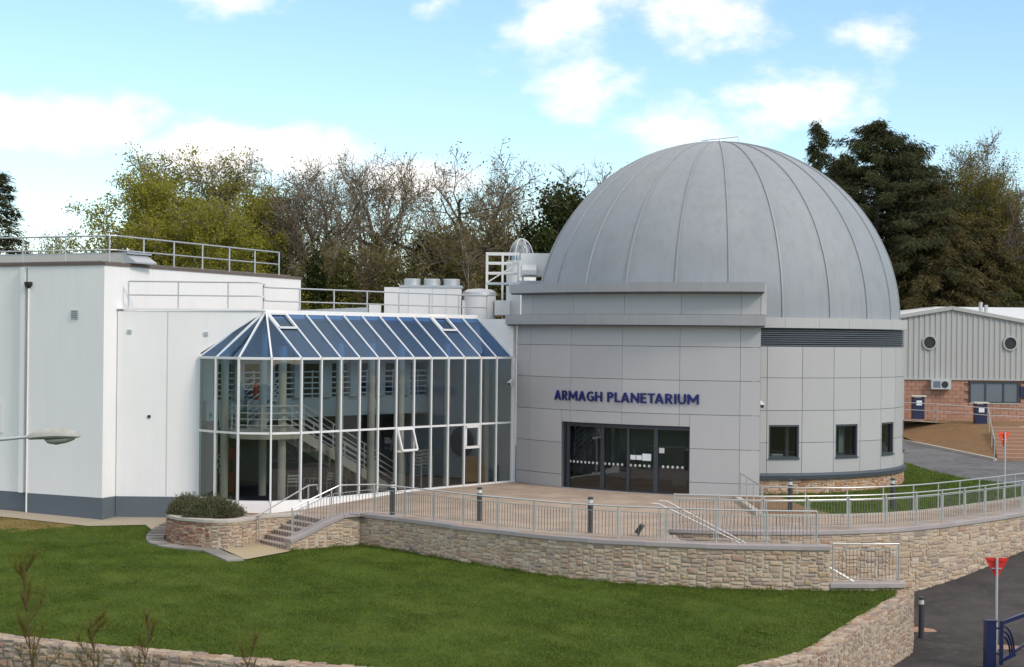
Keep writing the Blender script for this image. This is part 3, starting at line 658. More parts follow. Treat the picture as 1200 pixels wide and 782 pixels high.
for i in range(len(SP) - 1):
    a, b, c, d = SP[i], SP[i + 1], SPo[i + 1], SPo[i]; g = .012
    cx, cy = (a[0] + b[0] + c[0] + d[0]) / 4, (a[1] + b[1] + c[1] + d[1]) / 4
    z = lz(cx, cy) + .045 + rng.uniform(-.005, .005)
    MB().prism([(cx + (p[0] - cx) * .965, cy + (p[1] - cy) * .965) for p in (a, b, c, d)], z - .1, z).build('slab', 'slab', t)
E1 = resample([(-9.62, 56.28), (-8.40, 54.05)], .5)
for a, b in zip(E1[:-1], E1[1:]):
    d = (b - a) / np.linalg.norm(b - a); w = np.array((d[1], -d[0])) * .58; b2 = b - d * .015
    MB().prism([tuple(a), tuple(b2), tuple(b2 + w), tuple(a + w)], -1.3, lz(0, a[1]) + .045 + rng.uniform(-.005, .005)).build('slab', 'slab', t)

# ------------------------------------------------------------------ railings
unit = {}
def unit_cyl(mat, n=8):
    if (mat, n) not in unit:
        mb = MB().tube([(0, 0, 0), (0, 0, 1)], 1, n); me = bpy.data.meshes.new('bar'); me.from_pydata(mb.v, [], mb.f); me.update(); me.materials.append(MAT[mat]); unit[(mat, n)] = me
    return unit[(mat, n)]
def vbar(name, parent, x, y, z0, z1, r, mat='steel', n=8): return link_mesh(name, unit_cyl(mat, n), (x, y, z0), None, parent, scale=(r, r, z1 - z0))
def railing(name, label, path, h=1.05, bay=1.35, infill=True, double=False, bars=None, mat='steel', rp=.026, rt=.024, cat='railing', posts=True, group=None, ball=.115):
    """path of (x, y, z base)"""
    path = [np.array(p, float) for p in path]; S = resample(path, bay)
    t = thing(name, label, cat, tuple(float(v) for v in S[0]), group)
    fine = resample(path, .3)
    MB().tube([(p[0], p[1], p[2] + h) for p in fine], rt, 8).build('top_rail', mat, t, True)
    if double: MB().tube([(p[0], p[1], p[2] + h - .13) for p in offset(fine, .06)], rt * .85, 8).build('hand_rail', mat, t, True)
    for hb in (bars or []): MB().tube([(p[0], p[1], p[2] + hb) for p in fine], rt * .9, 8).build('mid_rail', mat, t, True)
    if posts:
        for p in S: vbar('post', t, p[0], p[1], p[2] - .02, p[2] + h, rp, mat)
    if infill:
        for a, b in zip(S[:-1], S[1:]):
            L = math.hypot(b[0] - a[0], b[1] - a[1]); e = .07 / L
            A = a + (b - a) * e; B = b - (b - a) * e
            mb = MB()
            mb.bar((A[0], A[1], A[2] + .10), (B[0], B[1], B[2] + .10), .03, .018); mb.bar((A[0], A[1], A[2] + h - .16), (B[0], B[1], B[2] + h - .16), .03, .018)
            for q in (A, B): mb.bar((q[0], q[1], q[2] + .095), (q[0], q[1], q[2] + h - .155), .022, .022)
            fr = mb.build('infill_frame', mat, t)
            n = max(2, int(L / ball))
            for k in range(n + 1):
                q = A + (B - A) * k / n; vbar('baluster', fr, q[0], q[1], q[2] + .10, q[2] + h - .16, .0095, 'shaded_steel' if mat == 'steel' else mat, 5)
    return t
W1r = offset(W1, .20)
rp_ = [(Rb[0] + .12 - .12, Rb[1] + .3, -.71)] + [(-5.75, 57.42, -.03)] + [(p[0], p[1], 0) for p in W1r[4::4]]
railing('terrace_railing', 'long steel baluster railing along the curved terrace edge above the lawn', rp_, h=.98, bay=1.42)
railing('lower_railing', 'short steel railing panel on the low parapet by the lawn corner', [(p[0], p[1], -1.09) for p in offset(W1B, .2)[1:-1]], h=1.12, bay=2.2)
railing('road_wall_railing', 'steel baluster railing with double rail on top of the tall road wall', [(p[0], p[1], 0) for p in offset(W2, .28)[1::4]], h=1.05, bay=1.45, double=True)
r3 = [(8.62, 63.4, 0), (8.58, 60.5, 0), (8.62, 58.4, 0), (10, 58.0, 0), (12, 58.35, 0), (14.5, 59.9, 0), (18, 63.5, 0), (22, 68.2, 0)]
railing('path_railing', 'plain open steel handrail along the grass side of the path', [tuple(p) for p in resample(spline(r3[2:], .3), .3)], h=.98, bay=1.5, infill=False)
railing('entrance_handrail', 'short steel handrail running from the entrance corner toward the path', [(8.62, 63.9, 0), (8.6, 61, 0), (8.6, 58.5, 0)], h=.98, bay=1.8, infill=False)
# stair handrails of the garden steps
t = thing('step_handrail', 'single steel handrail on the planter side of the garden steps', 'handrail', (-8.5, 57.6, -1.1))
MB().tube([(-9.0, 57.75, -.1), (-8.62, 57.62, -.16), (-8.45, 57.72, -.08), (-7.0, 59.1, .78), (-6.72, 59.25, .8), (-6.7, 59.27, .62)], .024, 8).build('rail', 'steel', t, True)
vbar('post', t, -8.48, 57.7, -1.15, -.09, .024); vbar('post', t, -7.0, 59.1, -.3, .78, .024)
t = thing('stair_centre_rail', 'pair of slanting steel handrails over the hidden stair beside the terrace', 'handrail', (5.2, 52.3, 0))
for dy in (0, .9):
    x0 = 4.55 + dy * .35
    MB().tube([(x0 - .25, 52.0 + dy, .97), (x0, 52.0 + dy, .95), (7.9, 52.0 + dy, -.62), (9.2, 52.0 + dy, -.62), (11.6, 52.0 + dy, -1.98)], .024, 8).build('rail', 'steel', t, True)
    for (px_, pz, zt) in ((x0, -.02, .95), (7.9, -1.5, -.62), (9.2, -1.5, -.62), (11.5, -2.9, -1.93)): vbar('post', t, px_, 52.0 + dy, pz, zt, .022)
MB().box(4.35, 4.89, 50.6, 53.7, -3, -.008).build('terrace_edge', 'step', None, props=STRUCT)
t = thing('stair', 'stone stair dropping from the terrace to the road behind the parapet', 'stairs', (8, 52, -2.9))
for k in range(9): MB().box(4.9 + k * .3, 4.9 + (k + 1) * .3 + .01, 50.6, 53.6, -3, -.16 * (k + 1)).build('step', 'step', t)
MB().box(7.61, 9.2, 50.4, 53.6, -3, -1.445).build('landing', 'step', t)
for k in range(8): MB().box(9.21 + k * .3, 9.21 + (k + 1) * .3 - .002, 50.45, 53.9, -3.2, -1.44 - .17 * (k + 1)).build('step', 'step', t)

# ------------------------------------------------------------------ white building
K0 = np.array((-14.77, 61.75)); FD = np.array((-.888, .46)); SDW = np.array((.36, .933))
wb = thing('white_building', 'tall white rendered block with slate grey base beside the glass atrium', 'building', (-17, 63, -.75))
S1 = K0 + FD * 3.66; inn = np.array((.46, .888)) * .14
foot = [tuple(K0), tuple(S1), tuple(S1 + inn), tuple(K0 + FD * 16 + inn), tuple(K0 + FD * 16 + SDW * 15), tuple(K0 + SDW * 14.95)]
def shrink(poly, d):
    c = np.mean(np.array(poly), 0); return [tuple(np.array(p) + (np.array(p) - c) / np.linalg.norm(np.array(p) - c) * d) for p in poly]
MB().prism(foot, .02, 8.45).build('wall', 'render', wb)
MB().prism(shrink(foot, .03), -1.2, .02).build('plinth', 'render_base', wb)
MB().prism(shrink(foot, .07), 8.45, 8.56).build('roof_edge', 'verge', wb)
MB().prism(shrink(foot, -.5), 8.55, 8.62).build('roof_deck', 'felt', wb)
# pilaster, downpipe, hopper, vent
a = K0 + FD * 3.78
MB().obox(tuple(a + inn - np.array((.46, .888)) * .10), tuple(a + inn + FD * .22 - np.array((.46, .888)) * .10), .12, .02, 8.41, 0).build('pilaster', 'render', wb)
dp = K0 + FD * 3.58 - np.array((.46, .888)) * .03
MB().tube([(dp[0], dp[1], -.7), (dp[0], dp[1], 7.75)], .03, 10).build('downpipe', 'render', wb, True)
MB().lathe(dp[0], dp[1], [(.05, 7.62), (.16, 7.74), (.17, 7.84), (.14, 7.86)], 4 * 3).build('hopper', 'black', wb)
v0 = K0 + FD * 1.2 - np.array((.46, .888)) * .005
vt = MB().obox(tuple(v0), tuple(v0 + FD * .32), .04, 6.5, 6.82, 1).build('vent', 'galv', wb)
mb = MB()
for k in range(4): mb.obox(tuple(v0 + FD * .03 - np.array((.46, .888)) * .012), tuple(v0 + FD * .29 - np.array((.46, .888)) * .012), .03, 6.54 + k * .065, 6.57 + k * .065, 1)
mb.build('vent_slats', 'louvre', vt)
hb = K0 + FD * 4.9 + inn - np.array((.46, .888)) * .01
MB().obox(tuple(hb), tuple(hb + FD * .5), .02, 2.2, 3.4, 1).build('hatch', 'render', wb)
# wing wall facing the lawn, cut along the glass roof
mb = MB(); pts = [(-14.44, .02), (-11.40, .02), (-11.40, 5.30), (-9.02, 6.86), (-14.44, 6.80)]
n = len(pts); mb.add([(x, 62.5, z) for x, z in pts] + [(x, 62.82, z) for x, z in pts], [tuple(range(n)), tuple(range(n, 2 * n))[::-1]] + [(i, i + n, (i + 1) % n + n, (i + 1) % n) for i in range(n)])
mb.build('wing_wall', 'render', wb)
MB().box(-14.44, -11.45, 62.46, 62.8, -1.2, .02).build('wing_plinth', 'render_base', wb)
MB().box(-14.44, -9.05, 62.44, 62.86, 6.86, 6.92).build('wing_coping', 'render', wb)
jt = MB().box(-12.62, -12.59, 62.488, 62.51, .05, 6.8).build('joint', 'interior_white', wb)
for (x, z, s) in ((-14.0, 6.05, .07), (-11.2, 6.0, .07), (-13.25, 2.95, .05)):
    MB().box(x - s, x + s, 62.45, 62.51, z - s, z + s).build('wall_fitting', 'galv' if s > .06 else 'black', wb)
# flat roof behind the atrium
NI = np.array((-.785, .62)); LD = np.array((.635, .772)); LD /= np.linalg.norm(LD)
F0 = np.array((-7.57, 61.4)); FE = np.array((0.0, 70.6)); U = (FE - F0) / np.linalg.norm(FE - F0); NI = np.array((-U[1], U[0])); MOD = np.linalg.norm(FE - F0) / 12
AP = F0 + NI * 1.9; AE = FE + NI * 1.9
MB().prism([tuple(AP + NI * .02), tuple(AE + NI * .02 + U * .1), tuple(AE + NI * 9), (-12, 74), (-13.6, 66.5), (-14.2, 62.85), (-9.1, 62.85)], 6.52, 6.74).build('flat_roof', 'felt', wb)
MB().obox(tuple(AP - U * .1), tuple(AE), .16, 6.60, 6.90, 1).build('ridge_upstand', 'render', wb)

# roof railings
gp = lambda p, z: (float(p[0]), float(p[1]), z)
top = [gp(K0 + FD * 15 + SDW * .7, 8.56), gp(K0 + FD * .2 + SDW * .7, 8.56), gp(K0 + SDW * .9 + FD * .12, 8.56), gp(K0 + SDW * 13.2 + FD * .15, 8.56)]
railing('tall_roof_railing', 'galvanised two bar safety rail on the tall white block roof', resample(top[:2], .5) + resample(top[2:], .5), h=1.0, bay=2.1, infill=False, bars=[.48], mat='galv', rp=.03, rt=.03)
low = resample([(-14.1, 62.68, 6.9), (-9.1, 62.72, 6.9)], .4) + resample([gp(AP + NI * .5 + U * .3, 6.74), gp(AE + NI * .5 + U * 1.2, 6.74)], .4)
railing('wing_roof_railing', 'galvanised two bar safety rail above the glass atrium roof', low, h=1.0, bay=1.75, infill=False, bars=[.5], mat='galv', rp=.028, rt=.028)
# roof kit
t = thing('rooflight_kerb', 'long low boxed rooflight with sloped metal ends on the tall white roof', 'rooflight', gp(K0 + FD * 3 + SDW * 1.5, 8.6))
a, b = K0 + FD * .2 + SDW * 1.6, K0 + FD * 7.5 + SDW * 1.6
MB().obox(tuple(a), tuple(b), 1.2, 8.58, 8.93, -1).build('upstand', 'interior_white', t)
MB().obox(tuple(a + FD * -.12), tuple(b), 1.36, 8.93, 8.99, -1).build('lid', 'galv', t)
mb = MB(); e = a - FD * .0
mb.prism([tuple(a - FD * .5 - np.array((.46, .888)) * .02), tuple(a - np.array((.46, .888)) * .02), tuple(a + np.array((.46, .888)) * 1.2), tuple(a - FD * .5 + np.array((.46, .888)) * 1.2)], 8.58, lambda x, y: 8.93 - .30 * max(0, np.dot(np.array((x, y)) - a, -FD)) / .5).build('sloped_end', 'galv', t)
t = thing('chiller_unit', 'white rectangular chiller with three round fans on the flat roof', 'air conditioner', (-4.0, 75.2, 6.74))
MB().box(-5.6, -2.25, 74.6, 76.2, 6.78, 8.12).build('casing', 'white_metal', t)
for x in (-4.55, -3.5, -2.9): MB().box(x, x + .012, 74.585, 74.62, 6.82, 8.05).build('casing_seam', 'galv', t)
MB().box(-4.95, -2.2, 74.56, 76.25, 8.12, 8.22).build('top_plate', 'galv', t)
for x in (-4.42, -3.55, -2.68): 
    fn = MB().lathe(x, 75.3, [(.36, 8.22), (.36, 8.5), (.33, 8.52), (.3, 8.46), (.3, 8.3)], 24).build('fan_housing', 'galv', t, True)
t = thing('plant_box', 'low wide grey plant box on the flat roof behind the railing', 'plant box', (-7.7, 73.6, 6.74))
mb = MB(); mb.prism([(-9.2, 73), (-6.2, 73), (-6.2, 74.2), (-9.2, 74.2)], 6.7, lambda x, y: 7.05 if x < -8 else 7.2); mb.build('casing', 'galv', t)
MB().box(-6.15, -5.7, 73.2, 74.2, 6.72, 7.35).build('duct_end', 'white_metal', t)
t = thing('roof_duct', 'white insulated air duct with grey cowl on the flat roof', 'duct', (-.9, 75.5, 6.74))
MB().tube([(-1.45, 75.4, 6.76), (-1.45, 75.4, 7.9)], .72, 20).build('duct_drum', 'white_metal', t, True)
MB().lathe(-1.45, 75.4, [(.76, 7.82), (.74, 7.95), (.55, 8.08), (.1, 8.12)], 20).build('cowl', 'galv', t, True)
MB().box(-.78, -.1, 74.9, 75.7, 6.95, 7.6).build('duct_branch', 'white_metal', t)
MB().box(-2.2, -1.9, 75, 75.8, 6.74, 7.6).build('duct_box', 'white_metal', t)
t = thing('access_platform', 'galvanised steel platform cage with open rails above the flat roof', 'platform', (-.3, 76.5, 6.74))
MB().box(-1.2, .3, 75.9, 77.4, 8.32, 8.42).build('deck', 'galv', t)
for x in (-1.15, -.45, .25):
    for y in (75.95, 77.35): MB().bar((x, y, 6.74), (x, y, 9.72), .09).build('post', 'white_metal', t)
for z in (8.85, 9.3, 9.72):
    for y in (75.95, 77.35): MB().bar((-1.2, y, z), (.3, y, z), .07).build('rail', 'white_metal', t)
    for x in (-1.15, .25): MB().bar((x, 75.95, z), (x, 77.35, z), .07).build('rail', 'white_metal', t)
MB().bar((-1.15, 75.95, 8.4), (.25, 75.95, 9.3), .05).build('ladder_brace', 'white_metal', t)
t = thing('air_handler', 'shiny white air handling box on legs beside the grey dome', 'air conditioner', (.9, 76.3, 6.74))
MB().box(.35, 1.7, 75.6, 77.0, 8.7, 9.72).build('casing', 'white_metal', t)
MB().box(1.7, 2.2, 75.5, 77.0, 8.5, 9.78).build('end_section', 'interior_white', t)
MB().prism([(.42, 75.1), (1.05, 75.1), (1.05, 75.6), (.42, 75.6)], 8.75, lambda x, y: 8.95 if y < 75.3 else 9.2).build('hood', 'white_metal', t)
MB().tube([(1.9, 75.47, 9.4), (1.9, 75.52, 9.4)], .08, 12).build('port', 'black', t)
for x in (.45, 1.6, 2.1): MB().bar((x, 75.7, 6.74), (x, 75.7, 8.7), .09).build('leg', 'galv', t)
MB().box(.2, 2.3, 75.5, 77, 8.35, 8.5).build('base_frame', 'galv', t)
MB().prism([(-.15, 75.2), (.35, 75.2), (.35, 75.7), (-.15, 75.7)], 6.74, 8.36).build('riser', 'white_metal', t)

# ------------------------------------------------------------------ glass atrium
at_ = thing('glass_atrium', 'two storey glazed atrium with white frames, rounded end and blue glass roof', 'atrium', (-5, 65, 0))
EZ, TZ, RZ = 5.14, 2.47, 6.74
C0 = AP
feet = []
for ang in (-148.5, -111, -75): feet.append(C0 + 1.9 * np.array((math.cos(R(ang)), math.sin(R(ang)))))
F4 = np.array((-11.42, 62.44)); nodes = [F4] + feet + [F0 + U * MOD * k for k in range(13)]
tops = [AP + np.array((-.35, .05)), AP + np.array((-.12, 0)), AP + np.array((-.05, 0)), AP + np.array((.02, -.01))] + [AP + U * MOD * k for k in range(13)]
basez = lambda p: 0.0
mw = .06
for i, p in enumerate(nodes):
    MB().bar((p[0], p[1], -.02), (p[0], p[1], EZ), mw, .12, (U[1], -U[0], 0) if i > 3 else ((p - C0)[0], (p - C0)[1], 0)).build('mullion', 'white_metal', at_)
    q = tops[i]; MB().bar((p[0], p[1], EZ), (q[0], q[1], RZ + (.02 if i > 3 else .03)), .06, .09).build('rafter', 'white_metal', at_)
for i in range(len(nodes) - 1):
    a, b = nodes[i], nodes[i + 1]; side = 'glass_side' if i < 1 else 'glass'
    d = (b - a) / np.linalg.norm(b - a); a2, b2 = a + d * .04, b - d * .04
    for z, h in ((.03, .08), (TZ, .075), (EZ, .09)): MB().bar((a2[0], a2[1], z), (b2[0], b2[1], z), .075, h).build('transom', 'white_metal', at_)
    def pane(z0, z1): MB().obox(tuple(a2), tuple(b2), .014, z0, z1).build('pane', side, at_)
    if i == 9:      # opened top-hung light
        nrm = np.array((d[1], -d[0])); zt, zb = TZ - .06, 1.62; pa, pb = a2 + d * .03, b2 - d * .03; sw = nrm * .30
        MB().bar((a2[0], a2[1], zb - .05), (b2[0], b2[1], zb - .05), .075, .07).build('transom', 'white_metal', at_)
        MB().obox(tuple(a2), tuple(b2), .014, .07, zb - .09).build('pane', side, at_)
        fr = MB(); T0, T1 = (*(pa + nrm * .05), zt), (*(pb + nrm * .05), zt); B0, B1 = (*(pa + sw), zb), (*(pb + sw), zb)
        for p0, p1 in ((T0, T1), (B0, B1), (T0, B0), (T1, B1)): fr.bar(p0, p1, .07, .07, (nrm[0], nrm[1], .3))
        fo = fr.build('open_window', 'white_metal', at_)
        MB().add([T0, T1, B1, B0], [(0, 1, 2, 3)]).build('pane', 'glass', fo)
    elif i == 13:
        zb = 1.55
        fr = MB()
        for p0, p1 in (((*a2, TZ - .09), (*b2, TZ - .09)), ((*a2, zb), (*b2, zb)), ((*(a2 + d * .05), zb), (*(a2 + d * .05), TZ - .06)), ((*(b2 - d * .05), zb), (*(b2 - d * .05), TZ - .06))): fr.bar(p0, p1, .10, .11, (d[1], -d[0], 0))
        fr.build('window_frame', 'white_metal', at_); pane(zb + .05, TZ - .04); pane(.07, zb - .05)
    else: pane(.07, TZ - .04)
    pane(TZ + .04, EZ - .045)
    ta, tb = tops[i], tops[i + 1]
    va, vb, vc, vd = Vector((*a, EZ + .02)), Vector((*b, EZ + .02)), Vector((*tb, RZ + .01)), Vector((*ta, RZ + .01)); dn = Vector((0, 0, -.015))
    MB().add([va, vb, vc, vd, va + dn, vb + dn, vc + dn, vd + dn], [(0, 1, 2, 3), (7, 6, 5, 4), (0, 4, 5, 1), (1, 5, 6, 2), (2, 6, 7, 3), (3, 7, 4, 0)]).build('roof_pane', 'glass_roof', at_)
    if i in (4, 13):
        fr = MB(); l = lambda s, tt: (va.lerp(vd, tt)).lerp(vb.lerp(vc, tt), s) + Vector((0, 0, .05))
        c = [l(.06, .66), l(.94, .66), l(.94, .98), l(.06, .98)]
        for k in range(4): fr.bar(c[k], c[(k + 1) % 4], .09, .08)
        fr.build('roof_vent_frame', 'white_metal', at_)
# base kerb under the glass and end wall
mb = MB()
for i in range(len(nodes) - 1):
    a, b = nodes[i], nodes[i + 1]; d = (b - a) / np.linalg.norm(b - a); nr = np.array((d[1], -d[0])) * .09
    MB().prism([tuple(a + nr), tuple(b + nr), tuple(b - nr * 1.5), tuple(a - nr * 1.5)], -1.1, -.012).build('base_kerb', 'render', at_)
MB().obox(tuple(FE + U * .06 - NI * .02), tuple(FE + U * .06 + NI * 8), .22, 0, 6.74, -1).build('end_wall', 'render', at_)
MB().bar((*(FE + U * .08 - NI * .06), 0), (*(FE + U * .08 - NI * .06), EZ), .15, .12, (U[0], U[1], 0)).build('end_post', 'white_metal', at_)
# inside: floor, back wall, gallery
inner = [tuple(F4 + np.array((.1, .1)))] + [tuple(p) for p in feet] + [tuple(F0), tuple(FE), tuple(FE + NI * 8), tuple(F0 + NI * 8)]
MB().prism(inner, -.2, -.004).build('floor', 'carpet', at_)
MB().obox(tuple(F0 + NI * 8 - U * .3), tuple(FE + NI * 8), .2, 0, 6.5, 1).build('back_wall', 'interior_grey', at_)
MB().obox((-11.42, 62.7), tuple(F0 + NI * 8), .2, 0, 6.5, 1).build('side_wall', 'interior_grey', at_)
g0, g1 = F0 + NI * 4.6 - U * 0.5, FE + NI * 4.6
MB().prism([tuple(g0), tuple(g1), tuple(FE + NI * 7.95), tuple(F0 + NI * 7.95 - U * .3)], 2.72, 3.5).build('gallery_slab', 'interior_white', at_)
MB().prism([tuple(F0 + NI * 6.2), tuple(FE + NI * 6.2), tuple(FE + NI * 6.4), tuple(F0 + NI * 6.4)], 0, 2.7).build('partition', 'interior_dark', at_)
# wall over the gallery with openings
S = resample([g0, g1], 1.55)
for p in S: MB().bar((p[0], p[1], 3.5), (p[0], p[1], 6.52), .5, .25, (U[1], -U[0], 0)).build('gallery_pier', 'interior_white', at_)
MB().obox(tuple(g0), tuple(g1), .24, 4.85, 6.52, 1).build('gallery_beam', 'interior_white', at_)
MB().prism([tuple(g0 + NI * 1.6), tuple(g1 + NI * 1.6), tuple(g1 + NI * 1.7), tuple(g0 + NI * 1.7)], 3.5, 6.5).build('gallery_back', 'interior_dark', at_)
gr = MB()
for z in (3.65, 3.87, 4.09, 4.31, 4.53):
    a, b = g0 - NI * .06, g1 - NI * .06; gr.bar((*a, z), (*b, z), .04, .05)
gr.build('gallery_rail', 'white_metal', at_)
for p in resample([g0, g1], .78): MB().bar((*(p - NI * .06), 3.5), (*(p - NI * .06), 4.6), .05).build('rail_post', 'white_metal', at_)
for s_, w in ((-.2, .75), (2.85, .9), (4.55, .9), (6.2, .9), (8.9, .9), (11.35, .9)):
    p = F0 + U * s_ + NI * w; vbar('column', at_, p[0], p[1], 0, EZ + (w - .2) * .8, .145, 'interior_white', 18)
for (x, y, zt_) in ((-10.45, 62.25, 5.5), (-9.25, 63.6, 6.5)): vbar('column', at_, x, y, 0, zt_, .145, 'interior_white', 18)
# rotunda landing and stairs
LC = AP + np.array((.1, .0))
ld = MB().arc(tuple(LC), .05, 1.38, -110, 110, 2.22, 2.5, 28).build('landing', 'interior_white', at_)
MB().prism([(-10.3, 62.8), (-7.8, 62.9), (-8.4, 65.5), (-11.6, 65.2)], 2.2, 2.49).build('landing_back', 'interior_white', at_)
for z in (2.72, 2.94, 3.16, 3.42):
    MB().tube([(LC[0] + 1.33 * math.sin(R(a)), LC[1] - 1.33 * math.cos(R(a)), z) for a in range(-100, 101, 8)], .024, 6).build('landing_rail', 'white_metal', at_, True)
for a in (-95, -50, 0, 50, 95): MB().bar((LC[0] + 1.33 * math.sin(R(a)), LC[1] - 1.33 * math.cos(R(a)), 2.5), (LC[0] + 1.33 * math.sin(R(a)), LC[1] - 1.33 * math.cos(R(a)), 3.44), .045).build('rail_post', 'white_metal', at_)
def flight(a, b, za, zb, w, n):
    a, b = np.array(a), np.array(b); d = (b - a) / np.linalg.norm(b - a); nr = np.array((-d[1], d[0])) * w / 2
    for s in (-1, 1):
        p, q = a + nr * s, b + nr * s
        MB().bar((*p, za - .22), (*q, zb - .22), .07, .34).build('stringer', 'interior_white', at_)
        for h in (.25, .47, .69, .95): MB().bar((*p, za + h), (*q, zb + h), .035, .035).build('stair_rail', 'white_metal', at_)
        for k in range(4):
            m = p + (q - p) * k / 3; zm = za + (zb - za) * k / 3; MB().bar((*m, zm - .1), (*m, zm + .97), .045).build('rail_post', 'white_metal', at_)
    for k in range(n):
        m = a + (b - a) * (k + .5) / n; z = za + (zb - za) * (k + .5) / n; m0, m1 = m - d * .15, m + d * .15
        MB().obox(tuple(m0), tuple(m1), w - .1, z - .06, z).build('tread', 'interior_grey', at_)
flight((-8.25, 64.0), (-5.0, 67.7), 2.5, .05, 1.1, 14)
flight((-10.4, 64.0), (-9.4, 65.9), 2.5, 3.5, 1.3, 6)
# furniture inside
def chair(name, label, x, y, rz, group, stack=1):
    t = thing(name, label, 'chair', (x, y, 0), group); c, s = math.cos(rz), math.sin(rz)
    w = lambda u, v, z: (x + c * u - s * v, y + s * u + c * v, z)
    for u in (-.22, .22):
        MB().tube([w(u, .2, 0), w(u, .2, .66), w(u, -.2, .66), w(u, -.2, 0)], .014, 6).build('leg_frame', 'steel', t, True)
        MB().tube([w(u, -.2, .4), w(u, -.26, .92)], .014, 6).build('back_post', 'steel', t, True)
    for k in range(6): v = -.2 + k * .08; MB().bar(w(-.22, v, .44), w(.22, v, .44), .06, .015).build('seat_slat', 'steel', t)
    for k in range(3): MB().bar(w(-.22, -.22 - k * .012, .6 + k * .11), w(.22, -.22 - k * .012, .6 + k * .11), .015, .06).build('back_slat', 'steel', t)
    return t
CG = 'metal cafe chairs inside the atrium'
CL4 = ('slatted metal chair beside the rotunda column', 'slatted metal chair tucked under the stair stringer', 'slatted metal chair below the middle of the stair', 'slatted metal chair near the foot of the stair')
for k, (x, y, rz) in enumerate(((-8.05, 62.9, .4), (-7.4, 63.5, 2.2), (-6.9, 64.2, .9), (-6.6, 65.4, -.6))): chair('metal_chair', CL4[k], x, y, rz, CG)
for k, (x, y) in enumerate(((-3.75, 67.6), (-3.35, 68.3), (-4.4, 67.3))):
    t = thing('stacked_chairs', ('tall stack of metal chairs below the opened window', 'tall stack of metal chairs between opened window and framed window', 'stack of metal chairs nearest the stair foot')[k], 'chair stack', (x, y, 0), 'stacks of metal chairs')
    for u in (-.22, .22):
        for v in (-.2, .2): MB().bar((x + u, y + v, 0), (x + u * .95, y + v + .08, 1.2), .03).build('leg', 'steel', t)
    for q in range(7): MB().bar((x - .24, y - .2, .5 + q * .13), (x + .24, y - .2, .5 + q * .13), .06, .025).build('seat', 'steel', t)
    for q in range(5): MB().bar((x - .24, y + .2, .9 + q * .13), (x + .24, y + .2, .9 + q * .13), .025, .06).build('backrest', 'steel', t)
def armchair(label, x, y, mat):
    t = thing('armchair', label, 'armchair', (x, y, 0))
    MB().box(x - .33, x + .33, y - .33, y + .33, .08, .44).build('seat', mat, t); MB().box(x - .36, x + .36, y + .2, y + .42, .2, 1.05).build('backrest', mat, t)
    for u in (-.42, .34): MB().box(x + u, x + u + .09, y - .34, y + .3, .06, .66).build('armrest', mat, t)
    for u in (-.35, .3):
        for v in (-.3, .34): MB().box(x + u, x + u + .05, y + v, y + v + .05, 0, .08).build('leg', 'black', t)
armchair('tan upholstered armchair behind the small framed window', at(557, 69.6), 70.0, 'wood'); armchair('blue upholstered armchair at the right end of the atrium', at(574, 71.2), 71.3, 'teal')
t = thing('vending_machine', 'red drinks vending machine inside the glass rotunda', 'vending machine', (-10.75, 64.6, 0))
MB().box(-11.15, -10.4, 64.3, 65.0, .04, 1.72).build('cabinet', 'red_machine', t); MB().box(-11.08, -10.62, 64.28, 64.3, .7, 1.6).build('front_panel', 'red_machine', t); MB().box(-10.6, -10.45, 64.275, 64.3, .8, 1.3).build('coin_panel', 'black', t); MB().box(-11.0, -10.6, 64.27, 64.3, .25, .45).build('delivery_slot', 'black', t)
MB().tube([(-10.98 + .05 * math.sin(k * 1.3), 64.268, .78 + k * .07) for k in range(11)], .03, 6).build('white_script_stripe', 'paper', t)
t = thing('fire_extinguisher', 'red fire extinguisher on the rotunda upper landing', 'extinguisher', (-9.75, 65.1, 3.35))
MB().lathe(-9.75, 65.1, [(.09, 3.5), (.1, 3.55), (.1, 4.05), (.05, 4.15), (.03, 4.2)], 14).build('cylinder', 'red', t, True); MB().bar((-9.82, 65.1, 4.22), (-9.66, 65.1, 4.25), .03).build('handle', 'black', t); MB().box(-9.95, -9.55, 65.0, 65.35, 2.49, 3.5).build('shelf', 'interior_white', t)
t = thing('wall_clock', 'round wall clock on the white gallery front', 'clock', gp(g0 + U * 9.1, 2.95))
cp = g0 + U * 9.1 - NI * .03
nn = np.array((NI[0], NI[1]))
fc = MB().tube([(*(cp + nn * .02), 3.16), (*(cp - nn * .02), 3.16)], .24, 20).build('rim', 'dark_frame', t, True)
MB().tube([(*(cp - nn * .02), 3.16), (*(cp - nn * .026), 3.16)], .21, 20).build('dial', 'paper', t)
MB().bar((*(cp - nn * .03), 3.16), (*(cp - nn * .03), 3.33), .02, .004).build('hand', 'black', t); MB().bar((*(cp - nn * .03), 3.16), (*(cp - nn * .03 + U * .1), 3.12), .02, .004).build('hand', 'black', t)
cp = FE + NI * 2.6 - U * .12
t = thing('round_mirror', 'large dark round disc on the atrium end wall', 'mirror', (*cp, .9)); MB().tube([(*(cp + U * .06), 1.55), (*(cp - U * .03), 1.55)], .62, 28).build('disc', 'dark_frame', t, True)
for k, (s_, z) in enumerate(((5.6, 1.25), (7.0, 1.25), (7.6, 1.2))):
    p = F0 + U * s_ + NI * 6.17; w = (.35, .9, .35)[k]
    MB().obox(tuple(p), tuple(p + U * w), .02, z, z + (.45, .9, .45)[k]).build('poster', 'louvre' if k != 1 else 'bin', None, props=tg(('small grey poster on the dark atrium partition', 'large dark blue poster on the dark atrium partition', 'small grey poster right of the dark blue poster')[k], 'poster'))

